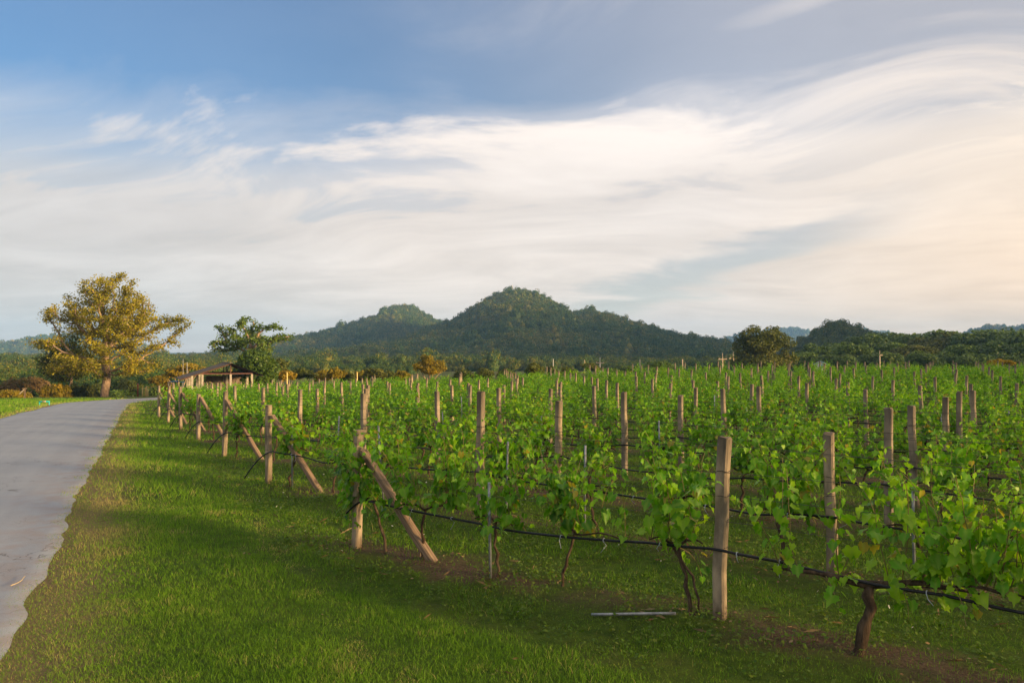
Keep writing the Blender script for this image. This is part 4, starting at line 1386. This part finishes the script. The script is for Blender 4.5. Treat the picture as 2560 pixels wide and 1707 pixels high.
SHRUBS += [
    ('green_shrub', 'broad olive shrub between the golden tree trunk and the rust-red pole', 'shrub', 325, 118, [(318, 968, 26, 20), (338, 975, 22, 16), (300, 978, 18, 14)], 2200, 0.27, M_OLIVE),
    ('green_shrub', 'yellow-green shrub behind the leftmost end posts of the vine rows', 'shrub', 405, 122, [(400, 972, 26, 16), (425, 975, 22, 14)], 1800, 0.27, M_YELLOW),
    ('green_shrub', 'dull green shrub left of the golden tree trunk', 'shrub', 240, 112, [(236, 975, 18, 18), (250, 985, 14, 12)], 1300, 0.27, M_OLIVE),
    ('green_shrub', 'wide green shrub filling the gap left of the shed', 'shrub', 480, 125, [(470, 958, 34, 14), (510, 962, 30, 12), (440, 965, 26, 12)], 2400, 0.28, M_GREEN)]
tall_px = [(118, 'leftmost'), (142, 'second'), (166, 'third'), (188, 'fourth'), (208, 'fifth'), (228, 'rightmost')]
for p, w in tall_px:
    SHRUBS.append(('reed_clump', 'golden-green reed clump left of the golden tree, %s of six' % w, 'reeds', p, 88 + (p % 7), [(p, 978, 16, 20), (p + 6, 990, 14, 12)], 1500, 0.20, M_YELLOW if p % 4 else M_OLIVE))
row_px = [(720, 935, 20, M_YELLOW, 'golden'), (758, 932, 30, M_OLIVE, 'dull olive'), (805, 935, 22, M_YELLOW, 'golden'), (838, 930, 24, M_YELLOW, 'bright golden'), (868, 936, 18, M_OLIVE, 'olive'),
          (905, 938, 22, M_YELLOW, 'golden'), (938, 930, 26, M_OLIVE, 'olive-green'), (975, 938, 20, M_OLIVE, 'olive'), (1008, 936, 20, M_YELLOW, 'small golden'), (1160, 934, 26, M_OLIVE, 'olive'), (1210, 930, 24, M_OLIVE, 'olive-green'),
          (1265, 932, 22, M_OLIVE, 'olive'), (1420, 928, 22, M_OLIVE, 'dull olive')]
for i, (p, yy, r, mt, w) in enumerate(row_px):
    SHRUBS.append(('field_shrub', '%s shrub in the line beyond the vineyard, %s from the shed' % (w, ordn(i + 1)), 'shrub', p, 92 + (i * 5) % 13, [(p, yy, r, 12), (p - r * 0.5, yy + 8, r * 0.7, 10), (p + r * 0.5, yy + 6, r * 0.7, 11)], 1300, 0.24, mt))
for i, (nm, lab, cat, p, d, lb, n, sz, mt) in enumerate(SHRUBS):
    g = np.random.default_rng(600 + i)
    b = gnd(p, d)
    L = [lob(a0, a1, a2, a3, d, b, g.normal(0, 0.3)) for a0, a1, a2, a3 in lb]
    t = thing(nm, lab, cat, b)
    tips = [(l[0] + g.normal(0, 0.2), l[1], l[2]) for l in L]
    hgt = max(l[2] for l in L)
    obj('trunk', stems_mesh(0.08 * hgt ** 0.5, tips, 0.035 * max(hgt, 1.0), g, M_BARK2 if mt not in (M_RUST, M_YELLOW) else M_BARK), t)
    # finer sub-lobes make the outline uneven
    sub = []
    for l in L:
        for _ in range(6):
            v = g.normal(size=3); v /= np.linalg.norm(v)
            f = g.uniform(0.28, 0.5)
            sub.append((l[0] + v[0] * l[3] * 0.75, l[1] + v[1] * l[4] * 0.75, l[2] + v[2] * l[5] * 0.75, l[3] * f, l[4] * f, max(l[5] * f, 0.15)))
    obj('crown', bush_mesh([tuple(np.array(l) * [1, 1, 1, 0.8, 0.8, 0.8]) for l in L] + sub, n, sz, g, mt, 0.65), t)

# the grove at right: separate trees, several crown shapes
GK = []
for i in range(7):
    g = np.random.default_rng(700 + i)
    sub = [(0, 0, 6.4, 3.0, 3.0, 2.6)]
    for _ in range(15):
        v = g.normal(size=3); v /= np.linalg.norm(v); v[2] = abs(v[2]) * 0.9 - 0.25
        r = g.uniform(0.9, 1.9)
        sub.append((v[0] * 3.0, v[1] * 3.0, 6.2 + v[2] * 3.4, r * 1.15, r * 1.15, r * 0.8))
    tips = [(s[0], s[1], s[2]) for s in sub[1:9]]
    GK.append((stems_mesh(0.12, tips, 0.22, g, M_BARK2), [bush_mesh(sub, 3600, 0.50, g, mt, 0.7) for mt in (M_GREEN, M_DEEP, M_OLIVE)]))
gr = [(2035, 868, 190, 1), (2085, 862, 215, 1), (2130, 868, 180, 0), (2165, 846, 230, 1), (2200, 846, 250, 0), (2218, 842, 245, 1), (2235, 866, 185, 0), (2262, 840, 260, 0), (2285, 868, 175, 2), (2268, 848, 235, 0),
      (2315, 852, 220, 2), (2335, 848, 240, 1), (2345, 832, 230, 0), (2372, 836, 225, 2), (2392, 868, 180, 0), (2402, 846, 250, 1), (2432, 840, 215, 1), (2452, 836, 240, 0), (2470, 866, 178, 1), (2490, 836, 215, 0),
      (2520, 832, 225, 1), (2545, 840, 205, 0), (2560, 862, 175, 0), (2590, 834, 215, 1), (2630, 842, 200, 0), (2670, 840, 210, 1), (2010, 885, 175, 0), (2060, 892, 170, 1), (2110, 892, 168, 0), (2180, 888, 170, 1),
      (2225, 890, 165, 0), (2310, 888, 166, 0), (2355, 890, 168, 1), (2430, 888, 165, 0), (2510, 888, 166, 1)]
WD = ('bluish green', 'dark green', 'pale olive')
for i, (p, top, d, mt) in enumerate(sorted(gr)):
    g = np.random.default_rng(750 + i)
    b = gnd(p, d)
    H = at(p, top, d)[2] - b[2]
    lab = '%s grove tree at right, %s counting from the round tree' % (WD[mt], ordn(i + 1))
    t = thing('grove_tree', lab, 'tree', b, g.uniform(0, 6.28), 'trees of the grove at right')
    s = H / 8.4
    t.scale = (s * g.uniform(1.0, 1.3), s * g.uniform(1.0, 1.3), s)
    kx = GK[int(g.integers(0, 7))]
    obj('trunk', kx[0], t); obj('crown', kx[1][mt], t)

# ------------------------------------------------------------------ the shed
M_ROOF = plain('grey_roof_sheet', (0.125, 0.105, 0.09), 0.85, 0.25, 3)
M_REDB = plain('red_oxide_steel', (0.085, 0.034, 0.028), 0.6, 0.25, 6)
M_WHITE = plain('chalky_white', (0.34, 0.31, 0.26), 0.8, 0.2, 5)
M_WALL = plain('brown_board', (0.16, 0.12, 0.09), 0.85, 0.3, 4)
M_BLUE = plain('blue_tarp', (0.02, 0.13, 0.42), 0.5, 0.2, 5)
d = 80
b = gnd(577, d)
shed = thing('open_shed', 'open-sided farm shed with grey gable roof and red trusses', 'shed', b, R(26))
za = at(577, 908, d)[2] - b[2]; zl = at(458, 946, d)[2] - b[2]; zr = at(655, 939, d)[2] - b[2]
xl, xr, D = -4.75, 3.2, 6.5


def corr(xa, zA, xb, zB, name):
    """Corrugated sheets from the ridge down to the eave."""
    ys = np.linspace(-0.5, D, 90); n = 2
    V = []
    for f in (0, 1):
        for yy_ in ys:
            V.append((xa + (xb - xa) * f, yy_, zA + (zB - zA) * f + 0.03 * math.sin(yy_ * 22)))
    m = len(ys)
    Q = [(i, i + 1, m + i + 1, m + i) for i in range(m - 1)]
    V = np.array(V); V2 = V - [0, 0, 0.02]
    Q2 = [(2 * m + a, 2 * m + dd_, 2 * m + c, 2 * m + b_) for a, b_, c, dd_ in Q]
    return raw_mesh(name, np.vstack([V, V2]), [Q + Q2], [M_ROOF], True)


rf = obj('roof_sheet', corr(0, za, xl, zl, 'roof_sheet'), shed)
rf2 = obj('roof_sheet', corr(0, za, xr, zr, 'roof_sheet'), shed)
obj('ridge_cap', MB().beam((0, -0.55, za + 0.04), (0, D + 0.05, za + 0.04), 0.3, 0.05).mesh('ridge_cap', M_ROOF), shed)
cols = [(-2.65, 'w'), (0.0, 'w'), (2.05, 'w'), (-3.6, 'w')]


def roof_z(x): return za + (zl - za) * x / xl if x < 0 else za + (zr - za) * x / xr


ztie = at(577, 934, d)[2] - b[2]
for yy_ in (0.0, D / 2, D - 0.2):
    for cx_, _ in cols:
        zt = min(ztie, roof_z(cx_)) - 0.06
        obj('post', MB().beam((cx_, yy_, -0.2), (cx_, yy_, zt), 0.19).mesh('post', M_WHITE), shed)
    obj('tie_beam', MB().beam((-2.7, yy_, ztie), (2.1, yy_, ztie), 0.10, 0.12).mesh('tie_beam', M_REDB), shed)
    obj('king_post', MB().beam((0, yy_, ztie), (0, yy_, za - 0.06), 0.09).mesh('king_post', M_REDB), shed)
    obj('rafter', MB().beam((0, yy_, za - 0.07), (xl + 0.1, yy_, zl - 0.07), 0.09, 0.11).mesh('rafter', M_REDB), shed)
    obj('rafter', MB().beam((0, yy_, za - 0.07), (xr - 0.1, yy_, zr - 0.07), 0.09, 0.11).mesh('rafter', M_REDB), shed)
obj('wall_panel', MB().box((0.95, D - 0.4, 0.95), (1.75, 0.06, 1.9)).mesh('wall_panel', M_WALL), shed)
obj('wall_panel', MB().box((-0.95, D - 0.4, 0.95), (1.75, 0.06, 1.9)).mesh('wall_panel', M_WALL), shed)
obj('rail', MB().beam((-3.6, 0.1, 0.9), (-1.0, 0.1, 0.9), 0.06).mesh('rail', M_WHITE), shed)
# blue tarpaulin on poles beside it
p = gnd(441, 80)
tp = thing('tarpaulin_shelter', 'small bright blue tarpaulin shelter at the left of the shed', 'shelter', p, R(15))
zz = at(441, 955, 80)[2] - p[2]
V = []
for i in range(7):
    for j in range(5):
        u_, v_ = i / 6, j / 4
        V.append((-0.75 + 1.5 * u_, -0.7 + 1.4 * v_, zz + 0.12 - 0.22 * abs(u_ - 0.45) - 0.05 * math.sin(v_ * 3.1)))
Q = [(i * 5 + j, i * 5 + j + 1, i * 5 + j + 6, i * 5 + j + 5) for i in range(6) for j in range(4)]
cl = raw_mesh('tarpaulin', V, [Q], [M_BLUE], True)
o = obj('tarpaulin', cl, tp); md = o.modifiers.new('thick', 'SOLIDIFY'); md.thickness = 0.01
for sx_ in (-0.65, 0.65):
    for sy_ in (-0.6, 0.6): obj('pole', MB().tube([(sx_, sy_, -0.1), (sx_, sy_, zz - 0.03)], 0.03, 6).mesh('pole', M_STAKE, True), tp)

# ------------------------------------------------------------------ poles
M_POLE = plain('concrete_pole', (0.42, 0.34, 0.26), 0.85, 0.15, 2)
M_PALEP = plain('pale_pole', (0.50, 0.50, 0.50), 0.7, 0.1, 2)
M_YEL = plain('yellow_paint', (0.70, 0.55, 0.22), 0.6, 0.15, 3)
M_RED = plain('rust_red', (0.26, 0.08, 0.04), 0.7, 0.2, 3)
UP = [  # px, top y, crossarm y (0 none), distance, label
    (1461, 899, 914, 150, 'utility pole with low crossarm, leftmost of the crossarm poles'),
    (1500, 893, 907, 152, 'pale utility pole with crossarm left of the flat dark trees'),
    (1600, 898, 0, 150, 'bare orange-lit utility pole between the two flat dark trees'),
    (1706, 898, 0, 155, 'bare utility pole right of the flat dark trees'),
    (1806, 882, 898, 150, 'utility pole with crossarm left of the round tree, left of a pair'),
    (1833, 880, 896, 150, 'utility pole with crossarm against the round tree, right of a pair'),
    (2199, 876, 888, 142, 'lone utility pole with short crossarm in front of the grove'),
    (1383, 897, 0, 140, 'thin grey pole beside the small dark tree')]
tops = []
for p, ty, cy_, d, lab in UP:
    b = gnd(p, d); H = at(p, ty, d)[2] - b[2]
    t = thing('utility_pole', lab, 'pole', b, 0.0, 'utility poles beyond the vineyard')
    thin_ = p == 1383
    obj('shaft', MB().tube([(0, 0, -0.5), (0, 0, H - 1.2), (0, 0, H - 0.9), (0, 0, H)], [0.15, 0.12, 0.045 if cy_ else 0.11, 0.04 if cy_ else 0.10] if not thin_ else 0.05, 8).mesh('shaft', M_PALEP if p in (1500, 1383) else M_POLE, True), t)
    if cy_:
        hz_ = at(p, cy_, d)[2] - b[2]
        w = 0.45 if p == 2199 else 0.8
        x0 = 0.0 if p == 2199 else -w
        obj('crossarm', MB().box(((x0 + w) / 2, -0.12, hz_), (w - x0, 0.11, 0.13)).mesh('crossarm', M_POLE), t)
        for q in ((-0.65, 0.65) if p != 2199 else (0.35,)):
            obj('insulator', MB().tube([(q, -0.12, hz_ + 0.06), (q, -0.12, hz_ + 0.15), (q, -0.12, hz_ + 0.24)], [0.035, 0.06, 0.03], 8).mesh('insulator', M_WHITE, True), t)
        tops.append((b[0], b[1] - 0.12, b[2] + hz_ + 0.24))
for i in range(len(tops) - 1):
    a, c = np.array(tops[i]), np.array(tops[i + 1])
    f = np.linspace(0, 1, 16)[:, None]
    pts = a * (1 - f) + c * f - np.array([0, 0, 1]) * (4 * f * (1 - f)) * 0.35
    o = obj('power_line', MB().tube(pts, 0.014, 4, False).mesh('power_line', M_WIRE, True))
    tag(o, 'thin power line sagging across span %s from the left between utility poles' % ordn(i + 1), 'cable', 'power lines beyond the vineyard')
PL = [('field_marker', 718, 930, 76, M_YEL, 0.05, 'orange-lit marker pole beyond the vines near the shed'), ('field_marker', 893, 930, 76, M_YEL, 0.05, 'orange-lit marker pole beyond the vines below the pointed hill'),
      ('yellow_stake', 357, 968, 96, M_YEL, 0.09, 'yellow stake at the road end, leftmost of four'), ('yellow_stake', 364, 968, 97, M_YEL, 0.09, 'yellow stake at the road end, second of four'),
      ('yellow_stake', 367, 965, 97, M_YEL, 0.09, 'yellow stake at the road end, third of four'), ('yellow_stake', 370, 972, 96, M_YEL, 0.08, 'yellow stake at the road end, rightmost of four'),
      ('rusty_pole', 345, 958, 96, M_RED, 0.10, 'rust-red pole left of the yellow stakes'), ('thin_mast', 458, 897, 100, M_STAKE, 0.03, 'thin pale mast left of the shed, taller of two'),
      ('thin_mast', 468, 905, 100, M_STAKE, 0.045, 'thin grey mast left of the shed, shorter of two'), ('thin_mast', 505, 926, 96, M_YEL, 0.05, 'short yellowish mast over the left slope of the shed roof')]
for nm, p, ty, d, mt, r, lab in PL:
    b = gnd(p, d); H = at(p, ty, d)[2] - b[2]
    o = obj(nm, MB().tube([(0, 0, -0.4), (0.01, 0, H * 0.5), (0, 0, H - 0.1), (0, 0, H)], [r, r * 0.95, r * 0.9, r * 0.6], 8).mesh(nm, mt, True), None, b)
    tag(o, lab, 'pole', None)
zt_ = z_main((1281 - 1280) / 1991 * 1095, 1095)
o = obj('summit_mast', MB().tube([(0, 0, -1), (0, 0, 8), (0, 0, 15.0)], [0.3, 0.25, 0.15], 6).mesh('summit_mast', M_PALEP, True), None, (0.6, 1092, float(z_main(0.6, 1092))))
tag(o, 'thin white mast standing on the highest hilltop', 'mast')

# small house beyond the field
d = 160
b = gnd(2052, d)
zt = at(2052, 906, d)[2] - b[2]
h = thing('small_house', 'small white house with bluish gable trim among the trees', 'house', b, R(-18))
M_HW = plain('white_wall', (0.62, 0.64, 0.66), 0.8, 0.1, 2); M_HB = plain('blue_trim', (0.16, 0.30, 0.46), 0.6, 0.1, 2); M_HR = plain('brown_roof', (0.13, 0.09, 0.075), 0.8, 0.2, 2)
obj('wall', raw_mesh('wall', [(-1.1, 0, 0), (1.1, 0, 0), (1.1, 0, zt - 0.3), (0, 0, zt + 0.25), (-1.1, 0, zt - 0.3), (-1.1, 3.5, 0), (1.1, 3.5, 0), (1.1, 3.5, zt - 0.3), (0, 3.5, zt + 0.25), (-1.1, 3.5, zt - 0.3)],
                      [[(0, 5, 9, 4), (1, 2, 7, 6)], [(0, 1, 2, 3, 4), (5, 9, 8, 7, 6)]], [M_HW]), h)
for s in (-1, 1):
    obj('roof', MB().beam((0, 1.75, zt + 0.30), (s * 1.35, 1.75, zt - 0.37), 3.9, 0.07).mesh('roof', M_HR), h)
    obj('trim', MB().beam((0, -0.22, zt + 0.27), (s * 1.35, -0.22, zt - 0.40), 0.06, 0.16).mesh('trim', M_HB), h)
w_ = obj('window', MB().box((0, -0.03, zt - 0.75), (0.6, 0.05, 0.6)).mesh('window', M_HB), h)

# ------------------------------------------------------------------ small things on the left and in front
M_TURQ = plain('turquoise_paint', (0.02, 0.38, 0.40), 0.5, 0.15, 4)
b = gnd(112, 58)
f = thing('pipe_frame', 'low turquoise pipe frame with white middle on the grass left of the road', 'frame', b, R(8))
obj('leg', MB().tube([(-0.34, 0, -0.05), (-0.33, 0, 0.1), (-0.32, 0, 0.24)], 0.045, 8).mesh('leg', M_TURQ, True), f)
obj('leg', MB().tube([(0.34, 0, -0.05), (0.33, 0, 0.1), (0.32, 0, 0.24)], 0.045, 8).mesh('leg', M_TURQ, True), f)
obj('crossbar', MB().tube([(-0.37, 0, 0.255), (-0.12, 0, 0.26), (0.12, 0, 0.26), (0.37, 0, 0.255)], 0.05, 8).mesh('crossbar', M_TURQ, True), f)
obj('sleeve', MB().tube([(-0.12, 0, 0.262), (0, 0, 0.266), (0.12, 0, 0.262)], 0.058, 8).mesh('sleeve', M_WHITE, True), f)
b = gnd(58, 80)
f = thing('lean_to', 'small tilted pale board shelter on posts at the left edge', 'shelter', b, R(20))
obj('board', MB().box((0, 0, 0.72), (0.75, 0.5, 0.05), np.array(Matrix.Rotation(R(-48), 3, 'Y'))).mesh('board', M_WHITE), f)
for s in (-0.2, 0.2): obj('post', MB().beam((0.18, s, -0.1), (0.18, s, 0.88), 0.09).mesh('post', M_BARK2), f)
obj('cap', MB().beam((0.0, -0.28, 0.98), (0.42, -0.28, 1.0), 0.12).mesh('cap', M_BARK2), f)

a, c = np.array([0.72, 7.30]), np.array([1.33, 7.10])      # loose pipe on the soil before the front row
a = at(1478, 1538, 4709 / (1538 - 880))[:2]; c = at(1688, 1556, 4709 / (1556 - 880))[:2]
f = np.linspace(0, 1, 8)[:, None]
P2 = a * (1 - f) + c * f
pz = terrain(P2[:, 0], P2[:, 1]) + 0.03
o = obj('loose_pipe', MB().tube(np.column_stack([P2, pz]), 0.013, 8).mesh('loose_pipe', M_STAKE, True))
tag(o, 'grey pipe lying on the soil left of the nearest post', 'pipe')
M_STRAW = plain('straw', (0.50, 0.40, 0.24), 0.8, 0.2, 20)
a = at(32, 1468, 4709 / (1468 - 880)); c = at(72, 1444, 4709 / (1444 - 880))
f = np.linspace(0, 1, 7)[:, None]
P3 = (a * (1 - f) + c * f)[:, :2] + np.column_stack([0.02 * np.sin(f[:, 0] * 5), 0.03 * np.sin(f[:, 0] * 3.1)])
o = obj('twig', MB().tube(np.column_stack([P3, terrain(P3[:, 0], P3[:, 1]) + 0.045]), 0.005, 5).mesh('twig', M_STRAW, True))
tag(o, 'pale dry twig lying on the road edge at lower left', 'twig')

# ------------------------------------------------------------------ haze
m, t, out = new_mat('valley_haze')
vp = t.nodes.new('ShaderNodeVolumePrincipled')
vp.inputs['Color'].default_value = (0.27, 0.54, 1.0, 1)
vp.inputs['Density'].default_value = HAZE
vp.inputs['Anisotropy'].default_value = 0.0
t.links.new(vp.outputs[0], out.inputs['Volume'])
o = obj('haze', MB().box((0, 1800, 72), (7000, 4800, 166)).mesh('haze', m))
tag(o, 'thin bluish evening haze filling the valley', 'haze', None, 'stuff')
